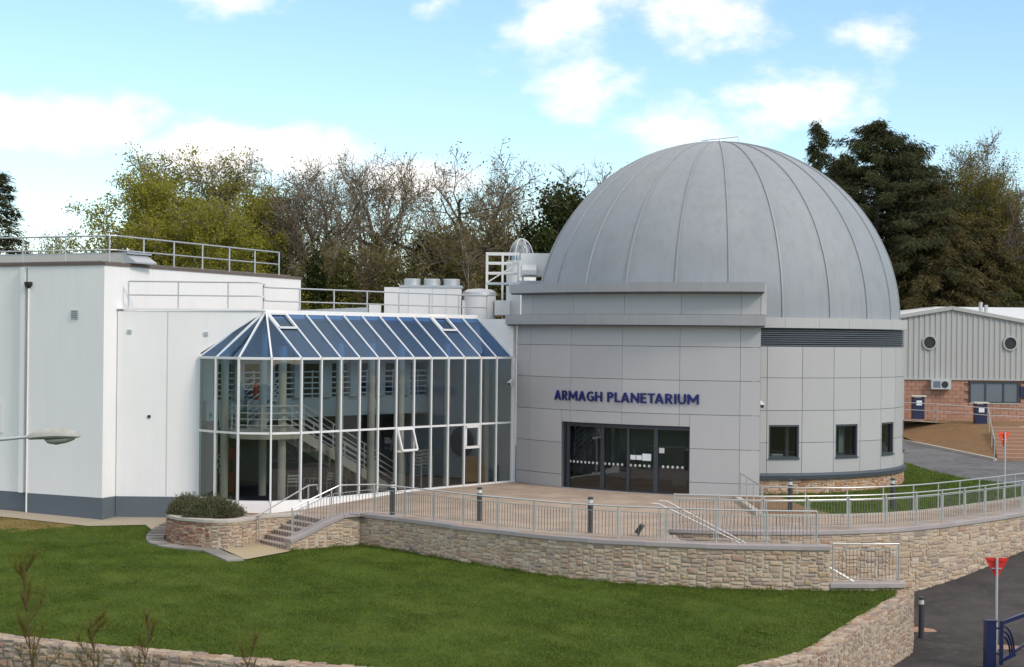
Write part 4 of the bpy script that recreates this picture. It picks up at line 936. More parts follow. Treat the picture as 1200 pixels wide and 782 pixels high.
# ------------------------------------------------------------------ entrance block
FC = (11.512, 77.474); FR = 13.195
en = thing('entrance_block', 'curved grey panelled entrance block with glass doors and blue lettering', 'building', (6, 66, 0))
AL, AR = -58.9, -9.2
rows = [.0, .53, 1.81, 3.11, 4.41, 5.70, 6.50]; cols = [AL, -54.65, -43.9, -33.1, -22.65, -12.5, AR]
DL, DR, DT = -46.04, -20.82, 2.64
g = .07
def fpanel(a0, a1, z0, z1, r=FR, mat='panel', name='panel', p=en): MB().arc(FC, r - .035, r, a0 + g / 2 * 13.2 / r * .8, a1 - g / 2 * 13.2 / r * .8, z0 + .009, z1 - .009).build(name, mat, p, True)
for i in range(6):
    for j in range(6):
        a0, a1, z0, z1 = cols[i], cols[i + 1], rows[j], rows[j + 1]
        if z1 <= 1.9 or z0 < DT:
            for (b0, b1) in ((a0, min(a1, DL)), (max(a0, DR), a1)):
                if b1 - b0 > .3: fpanel(b0, b1, z0, z1)
            m0, m1 = max(a0, DL), min(a1, DR)
            if z1 > DT and m1 - m0 > .3: fpanel(m0, m1, max(z0, DT), z1)
        else: fpanel(a0, a1, z0, z1)
for (a0, a1, z0, z1) in ((AL, DL, -.2, 6.5), (DR, AR, -.2, 6.5), (DL, DR, DT, 6.5)): MB().arc(FC, FR - .4, FR - .045, a0 + .02, a1 - .02, z0, z1).build('wall_core', 'backing', en)
# side returns
e0 = np.array((FC[0] + FR * math.sin(R(AL)), FC[1] - FR * math.cos(R(AL)))); e1 = np.array((FC[0] + FR * math.sin(R(AR)), FC[1] - FR * math.cos(R(AR))))
MB().obox((e0[0] + .02, e0[1] + .05), (e0[0] + .5, e0[1] + 4), .25, -.2, 6.5, -1).build('side_wall', 'panel', en)
MB().box(e1[0] - .3, e1[0] - .02, e1[1] + .06, e1[1] + 2.0, -.2, 6.5).build('side_wall', 'panel', en)
def arcpts(r, a0, a1, n=24): return [(FC[0] + r * math.sin(R(a0 + (a1 - a0) * k / n)), FC[1] - r * math.cos(R(a0 + (a1 - a0) * k / n))) for k in range(n + 1)]
MB().prism(arcpts(FR - .05, AL, AR) + [(9.3, 70), (6, 74), (1, 74.5)], 6.5, 6.84).build('roof', 'felt', en)
# fascias are made of joined lengths
def fascia(r0, r1, a0, a1, z0, z1, n):
    for k in range(n):
        b0, b1 = a0 + (a1 - a0) * k / n, a0 + (a1 - a0) * (k + 1) / n
        MB().arc(FC, r0, r1, b0 + .012, b1 - .012, z0, z1).build('fascia', 'fascia', en, True)
fascia(FR - .3, FR + .42, AL - 1.1, AR + .75, 6.52, 6.92, 5)
MB().arc(FC, FR - .3, FR + .36, AL - .9, AR + .6, 6.46, 6.516).build('fascia_soffit', 'backing', en)
ucols = [AL + .6, -54.65, -43.9, -33.1, -22.65, -12.5, AR]
for i in range(6): fpanel(ucols[i], ucols[i + 1], 6.93, 7.74, FR - .12, 'panel_light')
MB().prism(arcpts(FR - .16, AL + .6, AR) + [(9.4, 70), (6, 73), (1.2, 74)], 6.9, 7.78).build('upper_core', 'backing', en)
fascia(FR - .3, FR + .32, AL - .6, AR + .55, 7.80, 8.16, 5)
MB().arc(FC, FR - .3, FR + .26, AL - .4, AR + .4, 7.745, 7.796).build('fascia_soffit', 'backing', en)
MB().prism(arcpts(FR - .2, AL + .3, AR) + [(9.4, 70), (6, 73), (1.2, 74)], 7.79, 8.10).build('upper_roof', 'fascia', en)
MB().box(9.42, 9.62, 64.55, 67.5, 6.95, 8.1).build('upper_side', 'panel', en)
# doors
df = MB(); rD = FR - .22
df.arc(FC, rD - .06, rD + .06, DL + .05, DR - .05, DT - .16, DT - .005); df.arc(FC, rD - .06, rD + .06, DL + .05, DR - .05, .002, .06)
door = df.build('door_frame', 'dark_frame', en)
angs = [DL + .1, -37.4, -32.2, -27.0, DR - .1]
for k, a in enumerate(angs):
    w = .35 if k in (1, 3) else .22
    MB().arc(FC, rD - .06, rD + .065, a - w, a + w, .06, DT - .16, 1).build('frame_post', 'dark_frame', door)
MB().arc(FC, rD - .05, rD + .05, DL + .6, DL + 1.3, .06, DT - .16, 1).build('frame_post', 'dark_frame', door)
for k in range(4): MB().arc(FC, rD - .006, rD + .006, angs[k] + .3, angs[k + 1] - .3, .06, DT - .16).build('pane', 'glass_dark', door)
dots = MB()
for k in range(27):
    a = DL + 1.4 + k * .86
    if min(abs(a - q) for q in angs) < .45: continue
    for zz, rr in ((1.06, .055),):
        x, y = FC[0] + (rD + .012) * math.sin(R(a)), FC[1] - (rD + .012) * math.cos(R(a)); dx, dy = math.cos(R(a)), math.sin(R(a))
        dots.add([(x + dx * rr * math.cos(q * .785), y + dy * rr * math.cos(q * .785), zz + rr * math.sin(q * .785)) for q in range(8)], [tuple(range(8))])
dots.build('manifestation_dots', 'blind', door)
for (a, z, w, h, m) in ((-31.35, 1.28, .7, .18, 'paper'), (-30.2, 1.28, .7, .18, 'paper'), (-28.75, 1.26, 1.15, .27, 'paper'), (-26.0, 1.58, .65, .2, 'blind')):
    MB().arc(FC, rD + .008, rD + .016, a - w * .72, a + w * .72, z, z + h, 2).build('notice', m, door)
# foyer behind the doors
fo = [(FC[0] + (FR - .45) * math.sin(R(a)), FC[1] - (FR - .45) * math.cos(R(a))) for a in (AL + 6, -46, -40, -33, -26, -20, -12)]
MB().prism(fo + [(9.0, 70), (4.5, 73.5)], -.1, -.003).build('foyer_floor', 'paving', en)
MB().prism(fo + [(9.0, 70), (4.5, 73.5)], 2.9, 3.0).build('foyer_ceiling', 'interior_grey', en)
MB().obox((3.6, 73.0), (9.2, 69.4), .15, 0, 2.9, 1).build('foyer_wall', 'interior_dark', en)
MB().obox((1.5, 70.6), (4.2, 73.2), .15, 0, 2.9, 1).build('foyer_wall', 'interior_grey', en)
MB().obox((8.8, 65.0), (9.0, 70), .15, 0, 2.9, 1).build('foyer_wall', 'interior_white', en)
MB().box(at(732, 69), at(748, 69), 69.0, 69.2, .35, 2.6).build('display_board', 'interior_white', en)
MB().box(at(667, 68.9), at(671, 68.9), 68.9, 69.0, .5, 2.2).build('display_board', 'interior_white', en)
MB().box(at(790, 66.6), at(806, 66.6), 66.6, 66.75, .3, 2.5).build('display_board', 'interior_white', en)
# door threshold strip
MB().arc(FC, FR - .3, FR + .12, DL, DR, -.1, .012).build('threshold', 'coping', en)
# lettering, one mesh for each letter, standing off the panels
def glyph(ch):
    """bold sans strokes on a cap height of 1; returns polygons and width"""
    w = .205; t = .175; P = []
    rect = lambda x0, y0, x1, y1: P.append([(x0, y0), (x1, y0), (x1, y1), (x0, y1)])
    def ring(cx, cy, rx, ry, a0, a1, th=w, tv=t, n=14):
        o = [(cx + rx * math.cos(R(a0 + (a1 - a0) * k / n)), cy + ry * math.sin(R(a0 + (a1 - a0) * k / n))) for k in range(n + 1)]
        q = [(cx + (rx - th) * math.cos(R(a0 + (a1 - a0) * k / n)), cy + (ry - tv) * math.sin(R(a0 + (a1 - a0) * k / n))) for k in range(n + 1)]
        for k in range(n): P.append([o[k], o[k + 1], q[k + 1], q[k]])
    if ch == 'I': rect(0, 0, w, 1); W = w
    elif ch == 'L': rect(0, 0, w, 1); rect(w, 0, .56, t); W = .56
    elif ch == 'E': rect(0, 0, w, 1); rect(w, 0, .58, t); rect(w, .42, .54, .42 + t); rect(w, 1 - t, .58, 1); W = .58
    elif ch == 'T': rect(0, 1 - t, .70, 1); rect(.35 - w / 2, 0, .35 + w / 2, 1 - t); W = .70
    elif ch == 'H': rect(0, 0, w, 1); rect(.78 - w, 0, .78, 1); rect(w, .42, .78 - w, .42 + t); W = .78
    elif ch == 'N': rect(0, 0, w * .92, 1); rect(.84 - w * .92, 0, .84, 1); P.append([(w * .92, 1), (w * .92, .62), (.84 - w * .92, 0), (.84 - w * .92, .38)]); W = .84
    elif ch == 'M': rect(0, 0, w * .92, 1); rect(1.02 - w * .92, 0, 1.02, 1); P.append([(w * .92, 1), (w * .92, .58), (.51, .12), (.51, .50)]); P.append([(1.02 - w * .92, 1), (.51, .50), (.51, .12), (1.02 - w * .92, .58)]); W = 1.02
    elif ch == 'A': P.append([(0, 0), (.22, 0), (.54, 1), (.33, 1)]); P.append([(.87, 0), (.65, 0), (.435, .67), (.54, 1)]); rect(.27, .20, .62, .20 + t * .95); W = .87
    elif ch in 'PR':
        rect(0, 0, w, 1); rect(w, 1 - t, .34, 1); rect(w, .40, .34, .40 + t); ring(.34, .70, .31, .30, -90, 90); W = .65
        if ch == 'R': P.append([(.27, .40), (.48, 0), (.72, 0), (.46, .43)]); W = .72
    elif ch == 'U': rect(0, .36, w, 1); rect(.76 - w, .36, .76, 1); ring(.38, .36, .38, .37, 180, 360); W = .76
    elif ch == 'G': ring(.46, .5, .46, .51, 52, 300); rect(.62, .06, .82, .52); rect(.46, .37, .62, .52); W = .82
    return P, W
def letters():
    word = 'ARMAGH PLANETARIUM'; x = 0; out = []; prev = ''
    for ch in word:
        if ch == ' ': x += .42; continue
        if prev + ch in ('TA', 'LA'): x -= .16 if prev == 'T' else .04
        prev = ch; P, W = glyph(ch); out.append((P, x, W)); x += W + .115
    L = x - .115; a0, a1 = -47.7, -19.3; cap = .385
    for P, x0, W in out:
        mb = MB(); k = 0
        for poly in P:
            k += 1; n = len(poly); f = []
            for dep in (.052 + .0004 * (k % 7), .02):
                for (u, v) in poly:
                    a = R(a0 + (a1 - a0) * (x0 + u) / L); r_ = FR + dep; f.append((FC[0] + r_ * math.sin(a), FC[1] - r_ * math.cos(a), 3.50 + v * cap))
            mb.add(f, [tuple(range(n)), tuple(range(n, 2 * n))[::-1]] + [(q, q + n, (q + 1) % n + n, (q + 1) % n) for q in range(n)])
        mb.build('letter', 'navy', en)
letters()

# ------------------------------------------------------------------ drum and dome
DC = (8.78, 73.6); DRr = 7.95
dr = thing('planetarium_drum', 'round grey panelled drum carrying the large ribbed grey dome', 'building', (*DC, -.1))
cz = [.84, 2.03, 3.27, 4.53, 5.74]; A0 = -4.0; step = 10.45
win = {1: (8.3, 17.3), 3: (29.4, 38.0), 5: (50.0, 58.6), 7: (70.9, 79.4), 9: (91.8, 100.4)}
WZ0, WZ1 = 1.42, 2.71
ncol = 15
for i in range(ncol):
    a0 = 7.72 - step + step * i if i else 2.0; a0 = 7.72 + step * (i - 1); a1 = a0 + step
    if i == 0: a0 = 2.0
    for j in range(4):
        z0, z1 = cz[j], cz[j + 1]; q = lambda b0, b1, y0, y1: MB().arc(DC, DRr - .035, DRr, b0, b1, y0, y1).build('panel', 'panel_light', dr, True)
        ga = .075
        if i in win and z0 < WZ1 and z1 > WZ0:
            w0, w1 = win[i]; zz0, zz1 = z0 + .009, z1 - .009
            q(a0 + ga, w0, zz0, zz1); q(w1, a1 - ga, zz0, zz1)
            if zz0 < WZ0: q(w0, w1, zz0, WZ0)
            if zz1 > WZ1: q(w0, w1, WZ1, zz1)
        else: q(a0 + ga, a1 - ga, z0 + .009, z1 - .009)
# backing wall with openings
edges = [-180] + [v for i in sorted(win) for v in win[i]] + [180]
for k in range(0, len(edges), 2): MB().arc(DC, DRr - .35, DRr - .045, edges[k], edges[k + 1], .55, 5.75).build('wall_core', 'backing', dr)
for i in win: 
    w0, w1 = win[i]
    MB().arc(DC, DRr - .35, DRr - .045, w0 + .02, w1 - .02, .55, WZ0).build('wall_core', 'backing', dr); MB().arc(DC, DRr - .35, DRr - .045, w0 + .02, w1 - .02, WZ1, 5.75).build('wall_core', 'backing', dr)
    rf = DRr - .12; f = MB(); e = .45
    f.arc(DC, rf - .07, rf + .1, w0 + .03, w0 + e, WZ0 + .01, WZ1 - .01); f.arc(DC, rf - .07, rf + .1, w1 - e, w1 - .03, WZ0 + .01, WZ1 - .01)
    f.arc(DC, rf - .07, rf + .1, w0 + e, w1 - e, WZ0 + .01, WZ0 + .07); f.arc(DC, rf - .07, rf + .1, w0 + e, w1 - e, WZ1 - .07, WZ1 - .01)
    fo_ = f.build('window', 'dark_frame', dr)
    MB().arc(DC, rf - .01, rf + .002, w0 + e, w1 - e, WZ0 + .07, WZ1 - .07).build('pane', 'glass_dark', fo_)
    b0, b1 = ((w1 - 2.2, w1 - 1.2) if i == 1 else (w0 + 5.2, w1 - .9) if i == 3 else (w0 + .6, w0 + 4.2))
    MB().arc(DC, rf - .5, rf - .45, b0, b1, WZ0 - .2, WZ1 + .2).build('blind', 'blind', fo_)
    MB().arc(DC, DRr + .0, DRr + .06, w0 - .1, w1 + .1, WZ0 - .03, WZ0 + .012).build('sill', 'dark_frame', fo_)
    MB().arc(DC, rf - .45, rf - .15, w0 + 1.5, w0 + 5, WZ0 - .02, WZ0 + .16).build('desk_clutter', 'blind' if i == 1 else 'louvre', fo_)
MB().arc(DC, DRr - 2.3, DRr - 2.2, -180, 179.9, .5, 5.7, 60).build('inner_wall', 'interior_dark', dr)
MB().arc(DC, DRr - 2.3, DRr - .3, -180, 179.9, .95, 1.0, 60).build('inner_floor', 'interior_dark', dr); MB().arc(DC, DRr - 2.3, DRr - .3, -180, 179.9, 3.0, 3.1, 60).build('inner_ceiling', 'interior_grey', dr)
# louvre band
lv = MB().arc(DC, DRr - .4, DRr - .14, -20, 140, 5.75, 6.46, 70).build('louvre_back', 'dark_frame', dr)
for k in range(8):
    z = 5.77 + k * .083; mb = MB(); n = 60
    for s_, (r_, zz) in enumerate(((DRr - .01, 0), (DRr - .12, .06), (DRr - .12, .075), (DRr - .01, .015))):
        for q in range(n + 1): a = R(2.2 + 125 * q / n); mb.v.append((DC[0] + r_ * math.sin(a), DC[1] - r_ * math.cos(a), z + zz))
    N = n + 1
    for s_ in range(4):
        for q in range(n): mb.f.append((s_ * N + q, ((s_ + 1) % 4) * N + q, ((s_ + 1) % 4) * N + q + 1, s_ * N + q + 1))
    mb.build('louvre_slat', 'louvre', dr, True)
# cornice in lengths, ledge, plinth stones
for k in range(14):
    a0 = 2.0 + k * 10.5; MB().arc(DC, DRr - .45, DRr + .10, a0 + .03, a0 + 10.47, 6.46, 6.86).build('cornice', 'fascia_light', dr, True)
MB().arc(DC, DRr - .5, DRr + .05, -180, 1.9, 6.46, 6.84, 60).build('cornice', 'fascia_light', dr, True)
MB().arc(DC, 2, DRr - .4, -180, 179.9, 6.66, 6.80, 60).build('deck', 'fascia', dr)
MB().arc(DC, DRr - .5, DRr + .12, -10, 150, .62, .76, 70).build('ledge', 'dark_frame', dr, True); MB().arc(DC, DRr - .4, DRr + .02, -10, 150, .76, .835, 70).build('ledge', 'louvre', dr, True)
MB().arc(DC, DRr - .5, DRr + .0, -10, 150, -.6, .62, 70).build('plinth', 'mortar', dr)
pth = [np.array((DC[0] + (DRr + .0) * math.sin(R(a)), DC[1] - (DRr + .0) * math.cos(R(a)))) for a in np.arange(2, 100, .8)]
lay_stones(dr, pth, lambda x, y: gz2(x, y) - .1, K(.615), 'stone_tan', course=(.11, .19), length=(.18, .45), seed=21, proud=.03)
# dome: sheet, seams, top frame
R0 = 7.72; DZ = 6.84
mb = MB(); nu, nv = 138, 40
for j in range(nv):
    ph = math.pi / 2 * j / nv
    for i in range(nu):
        th = 2 * math.pi * i / nu; mb.v.append((DC[0] + R0 * math.cos(ph) * math.cos(th), DC[1] + R0 * math.cos(ph) * math.sin(th), DZ + R0 * .985 * math.sin(ph)))
mb.v.append((DC[0], DC[1], DZ + R0 * .985)); T = len(mb.v) - 1
for j in range(nv - 1):
    for i in range(nu): i2 = (i + 1) % nu; mb.f.append((j * nu + i, j * nu + i2, (j + 1) * nu + i2, (j + 1) * nu + i))
for i in range(nu): mb.f.append(((nv - 1) * nu + i, (nv - 1) * nu + (i + 1) % nu, T))
dome = mb.build('dome', 'dome', dr, True)
dome.data.set_sharp_from_angle(angle=R(180))
for k in range(23):
    th = R(-3.0 + 360 / 23 * k); mb = MB(); sx, cy = math.sin(th), -math.cos(th); tx, ty = math.cos(th), math.sin(th); n = 26; w, h = .04, .05
    for j in range(n + 1):
        ph = R(0 + 86.5 * j / n); ww = w
        for (o_, rr) in ((-ww, -.02), (-ww * .7, h), (ww * .7, h), (ww, -.02)):
            r_ = (R0 + rr); mb.v.append((DC[0] + r_ * math.cos(ph) * sx + tx * o_, DC[1] + r_ * math.cos(ph) * cy + ty * o_, DZ + r_ * .985 * math.sin(ph)))
    for j in range(n):
        for q in range(3): mb.f.append((j * 4 + q, j * 4 + q + 1, (j + 1) * 4 + q + 1, (j + 1) * 4 + q))
    mb.build('dome_rib', 'dome_rib', dome)
zt = DZ + R0 * .985
MB().tube([(DC[0] - .75, DC[1] - .3, zt - .06), (DC[0] - .7, DC[1] - .3, zt + .07), (DC[0] + .85, DC[1] - .3, zt + .26), (DC[0] + .85, DC[1] - .3, zt - .06)], .022, 6).build('top_frame', 'galv', dome)
MB().tube([(DC[0] + .05, DC[1] - .3, zt - .05), (DC[0] + .05, DC[1] - .3, zt + .13)], .022, 6).build('top_frame', 'galv', dome); MB().lathe(DC[0], DC[1], [(.6, zt - .1), (.55, zt + .03), (.1, zt + .06)], 20).build('dome_cap', 'dome_rib', dome)

# ------------------------------------------------------------------ small fittings
def cctv(label, x, y, z, dx, dy):
    t = thing('security_camera', label, 'camera', (x, y, z)); d = Vector((dx, dy, -.25)).normalized()
    p = Vector((x, y, z)); MB().tube([p, p + Vector((dx * .25, dy * .25, .05))], .03, 8).build('bracket', 'white_metal', t)
    q = p + Vector((dx * .2, dy * .2, .09)); MB().bar(q - d * .12, q + d * .32, .13, .13).build('housing', 'white_metal', t); MB().bar(q + d * .32, q + d * .335, .1, .1).build('lens', 'black', t); MB().bar(q - d * .12 + Vector((0, 0, .075)), q + d * .38 + Vector((0, 0, .075)), .16, .02).build('sunshield', 'white_metal', t)
cctv('white security camera on the atrium corner post', .06, 70.55, 4.05, -.3, -.95); cctv('white security camera beside the drum edge', 9.5, 65.4, 3.45, .1, -.99)
def bollard(label, x, y, z, h=1.1):
    t = thing('bollard_light', label, 'bollard', (x, y, z), 'bollard lights')
    MB().cyl(x, y, z - .02, z + h * .82, .085, 16).build('post', 'bollard', t, True); MB().cyl(x, y, z + h * .82, z + h * .93, .075, 16).build('lens', 'lamp_glass', t, True)
    MB().lathe(x, y, [(.088, z + h * .93), (.088, z + h * .985), (.06, z + h)], 16).build('cap', 'bollard', t, True)
for (l, x, y, z) in (('dark bollard light at the terrace edge in front of the atrium stair', at(462, 57.2), 57.25, 0), ('dark bollard light in front of the small framed atrium window', at(564, 55.6), 55.6, 0),
                     ('dark bollard light before the glass entrance doors', at(694, 52.6), 52.6, 0), ('dark bollard light on the soil bed below the first drum window', at(928, 60), 60, 0),
                     ('dark bollard light on the grass below the end of the drum', at(1048, 61), 61, 0)): bollard(l, x, y, z)
x_, y_ = at(1083, 50.6), 50.6; bollard('tall dark bollard light with pale band at the wall end on the road', x_, y_, road_z(x_, y_), 1.22)
t = thing('floodlight', 'small dark floodlight on the terrace behind the railing', 'floodlight', (at(752, 51.8), 51.8, 0))
MB().bar((at(750, 51.8), 51.8, 0), (at(752, 51.8), 51.8, .12), .05).build('bracket', 'bollard', t); MB().bar((at(749, 51.8), 51.8, .1), (at(755, 51.8), 51.75, .34), .28, .12).build('housing', 'bollard', t)
# give way sign seen from behind
def sign(label, x, y, z, ztop, s, mat, rz):
    t = thing('road_sign', label, 'sign', (x, y, z)); MB().cyl(x, y, z - .05, ztop, .038, 12).build('post', 'galv', t, True)
    c, sn = math.cos(rz), math.sin(rz); P = lambda u, v, w: (x + c * u - sn * v, y + sn * u + c * v, w)
    tri = [(-s / 2, ztop), (s / 2, ztop), (.04, ztop - s * .84), (-.04, ztop - s * .84)]
    MB().add([P(u, .055, w) for u, w in tri] + [P(u, .063, w) for u, w in tri], [(0, 3, 2, 1), (4, 5, 6, 7)] + [(i, (i + 1) % 4, (i + 1) % 4 + 4, i + 4) for i in range(4)]).build('plate', mat, t)
    for q in (.12, .45): MB().bar(P(-s * .36 * (1 - q), .045, ztop - s * q), P(s * .36 * (1 - q), .045, ztop - s * q), .03, .03).build('clip_rail', mat if q < .2 else 'galv', t)
x_, y_ = at(1171, 49.2), 49.2; sign('red triangular road sign on a grey post behind the blue gate', x_, y_, road_z(x_, y_), zat(1171, 654, 49.2), .68, 'red', -.12)
x_, y_ = at(1179, 66.5), 66.5; sign('orange red triangular sign on a pole beside the brown bank', x_, y_, road_z(x_, y_), zat(1179, 507, 66.5), .62, 'orange', .5)
# blue gate
gx, gy = at(1163.5, 46.8), 46.8; gzb = road_z(gx, gy); gt = thing('vehicle_gate', 'dark blue steel barrier gate with curved brace at the road edge', 'gate', (gx, gy, gzb))
ztp = zat(1163, 728, 46.8); MB().box(gx - .14, gx + .14, gy - .14, gy + .14, gzb - .1, ztp).build('gate_post', 'gate', gt); MB().box(gx - .16, gx + .16, gy - .16, gy + .16, ztp, ztp + .04).build('post_cap', 'gate', gt)
GD = Vector((.80, .60, .08)).normalized(); g1_ = Vector((gx + .33, gy + .05, gzb + .12))
MB().bar(g1_, g1_ + Vector((0, 0, 1.18)), .09).build('hinge_stile', 'gate', gt)
MB().bar(g1_ + Vector((0, 0, 1.15)), g1_ + GD * 4.5 + Vector((0, 0, 1.4)), .1, .1).build('top_bar', 'gate', gt)
MB().bar(g1_ + Vector((0, 0, .12)), g1_ + GD * 4.5 + Vector((0, 0, 1.2)), .06, .06).build('diagonal_bar', 'gate', gt)
for r_ in (.5, .42, .34): MB().tube([tuple(g1_ + GD * (r_ * 1.15 * math.sin(R(a))) + Vector((0, 0, .18 + (r_ * 1.75) * math.cos(R(a))))) for a in range(0, 91, 9)], .028, 6).build('curved_brace', 'gate', gt, True)
MB().bar(g1_ + Vector((0, 0, .1)), g1_ + GD * .62 + Vector((0, 0, .16)), .06).build('bottom_bar', 'gate', gt)
MB().bar(g1_ + Vector((-.3, 0, .3)), g1_ + Vector((.05, 0, .3)), .05).build('hinge', 'gate', gt); MB().bar(g1_ + Vector((-.3, 0, 1.0)), g1_ + Vector((.05, 0, 1.0)), .05).build('hinge', 'gate', gt)
mb = MB(); mb.prism([(gx + 1.0, gy - .5), (gx + 4, gy + 1.6), (gx + 6, gy - 3), (gx - .2, gy - 4)], -3.4, -2.72); mb.build('verge_bank', 'brown_soil', None, props=STRUCT)
# street lamp reaching in over the lawn
LDp = 26.0; lx, lzz = at(64, LDp), zat(64, 512, LDp)
sl = thing('street_lamp', 'weathered street lamp head on a slim grey arm above the lawn', 'street lamp', (lx - 3.2, LDp, gz(LDp)))
prof = [(-.39, .0, .05, .04), (-.35, .0, .09, .07), (-.2, .015, .14, .105), (0, .02, .16, .125), (.2, .012, .15, .11), (.35, -.002, .11, .07), (.405, -.012, .03, .02)]
mb = MB(); n = 14
for (u, dz, ry, rz_) in prof:
    for k in range(n):
        a = 2 * math.pi * k / n; zz = math.sin(a) * rz_; zz = zz if zz > 0 else zz * .45
        mb.v.append((lx + u, LDp + math.cos(a) * ry, lzz + dz + zz + u * .05))
for i in range(len(prof) - 1):
    for k in range(n): mb.f.append((i * n + k, i * n + (k + 1) % n, (i + 1) * n + (k + 1) % n, (i + 1) * n + k))
mb.f += [tuple(range(n)), tuple((len(prof) - 1) * n + k for k in range(n))[::-1]]
hd = mb.build('lamp_head', 'lamp_body', sl, True)
mb = MB(); prof = [(-.13, .0, .04, .02), (-.08, -.01, .10, .06), (.05, -.012, .12, .085), (.2, -.004, .11, .07), (.32, -.002, .06, .03)]
for (u, dz, ry, rz_) in prof:
    for k in range(n): a = 2 * math.pi * k / n; mb.v.append((lx + u, LDp + math.cos(a) * ry, lzz - .028 + dz - abs(min(0, math.sin(a))) * rz_ + max(0, math.sin(a)) * .01 + u * .05))
for i in range(len(prof) - 1):
    for k in range(n): mb.f.append((i * n + k, i * n + (k + 1) % n, (i + 1) * n + (k + 1) % n, (i + 1) * n + k))
mb.f += [tuple(range(n)), tuple((len(prof) - 1) * n + k for k in range(n))[::-1]]
mb.build('lamp_bowl', 'lamp_body', hd, True)
MB().tube([(lx - .33, LDp, lzz), (lx - .8, LDp, lzz - .05), (lx - 1.8, LDp, lzz - .22), (lx - 2.7, LDp, lzz - .5), (lx - 3.1, LDp, lzz - 1.0), (lx - 3.2, LDp, lzz - 1.8)], [.024, .026, .03, .035, .04, .045], 10).build('arm', 'galv', sl, True)
MB().tube([(lx - 3.2, LDp, gz(LDp) - .2), (lx - 3.2, LDp, lzz - 1.7)], [.09, .05], 12).build('pole', 'galv', sl, True)

# ------------------------------------------------------------------ building behind on the right
bb = thing('workshop_building', 'long ribbed metal and pink block workshop with two portholes', 'building', (26, 95, 1.5))
BX0, BX1, BY = 19.5, 36.0, 95.0
gab = lambda x: 7.85 - abs(x - 24.45) * .175
mb = MB(); x = BX0; zc = 3.93; rib = .30; prev = None; pr = []
while x < BX1:
    for (u, y) in ((0, 0), (.15, 0), (.18, -.045), (.27, -.045)): pr.append((x + u, BY + y))
    x += rib
for (xx, yy) in pr: mb.v += [(xx, yy, zc), (xx, yy, gab(xx))]
for i in range(len(pr) - 1): mb.f.append((2 * i, 2 * i + 2, 2 * i + 3, 2 * i + 1))
mb.build('ribbed_cladding', 'rib_metal', bb)
MB().box(BX0, BX1, BY + .1, BY + .3, .2, 6.4).build('wall_core', 'mortar_red', bb)
MB().box(BX0, BX1, BY - .09, BY + .1, zc - .07, zc).build('drip_flashing', 'rib_metal', bb)
for (xa, xb) in ((BX0 - .2, 24.45), (24.45, BX1 + .2)): MB().bar((xa, BY - .06, gab(xa) + .02), (xb, BY - .06, gab(xb) + .02), .22, .2, (0, 0, 1)).build('verge_trim', 'rib_metal', bb)
mb = MB(); mb.add([(BX0 - .2, BY, gab(BX0) + .1), (24.45, BY, 7.95), (BX1 + .2, BY, gab(BX1) + .1), (BX0 - .2, BY + 14, gab(BX0) + .1), (24.45, BY + 14, 7.95), (BX1 + .2, BY + 14, gab(BX1) + .1)], [(0, 1, 4, 3), (1, 2, 5, 4)]); mb.build('roof', 'roof_white', bb)
MB().box(25.0, 38, 101, 116, 3, 8.05).build('rear_hall', 'roof_white', bb)
for x in (at(1089, BY), at(1183.5, BY)):
    w = MB()
    n = 24
    w.v = [(x + r_ * math.cos(6.2832 * k / n), BY + y, 5.93 + r_ * math.sin(6.2832 * k / n)) for (r_, y) in ((.40, -.13), (.33, -.13), (.33, -.02)) for k in range(n)] + [(x + .40 * math.cos(6.2832 * k / n), BY + .02, 5.93 + .40 * math.sin(6.2832 * k / n)) for k in range(n)]
    for k in range(n): k2 = (k + 1) % n; w.f += [(k, k2, n + k2, n + k), (n + k, n + k2, 2 * n + k2, 2 * n + k), (k2, k, 3 * n + k, 3 * n + k2)]
    ww = w.build('porthole', 'rib_metal', bb, True)
    MB().tube([(x, BY - .052, 5.93), (x, BY - .062, 5.93)], .35, 24).build('pane', 'black', ww)
for dx, h in ((0, .75), (.3, .6)): MB().cyl(at(1149, 98) + dx, 98, 7.3, gab(26.9) + h + .1, .11, 12).build('flue', 'steel', bb, True)
# blockwork
bm = MB().box(-.217, .217, -.06, .06, .006, .212); bme = bpy.data.meshes.new('block'); bme.from_pydata(bm.v, [], bm.f); bme.update(); bme.materials.append(MAT['block'])
wx0, wx1, wz0, wz1 = at(1137, BY), at(1194.5, BY), zat(1165, 472.5, BY), zat(1165, 448, BY)
for row in range(13):
    z = 1.08 + row * .2175; x = BX0 + 1.2 + (.225 if row % 2 else 0)
    while x < 29.6:
        if not (wx0 - .2 < x < wx1 + .2 and z + .2 > wz0 and z < wz1 + .1) and abs(x - at(1115, BY)) > -1:
            link_mesh('block', bme, (x, BY + .05, z), None, bb)
        x += .45
MB().box(wx0 - .05, wx1 + .05, BY - .0, BY + .09, wz1 + .02, zc - .07).build('lintel', 'block', bb)
wn = MB()
for (a, b, c, d) in ((wx0, wx1, wz0, wz0 + .07), (wx0, wx1, wz1 - .07, wz1)): wn.box(a, b, BY - .02, BY + .07, c, d)
for x in (wx0, wx0 + .85, wx0 + 1.85, wx1 - .07): wn.box(x, x + .07, BY - .018, BY + .068, wz0 + .07, wz1 - .07)
wnd = wn.build('window', 'dark_frame', bb); MB().box(wx0 + .05, wx1 - .05, BY + .03, BY + .045, wz0, wz1).build('pane', 'louvre', wnd)
MB().box(wx0 - .05, wx1 + .05, BY - .05, BY + .05, wz0 - .06, wz0).build('sill', 'kerb', wnd)
MB().box(at(1196, BY), at(1203, BY), BY - .06, BY, zat(1200, 466, BY), zat(1200, 453, BY)).build('blue_sign_plate', 'bin', bb)
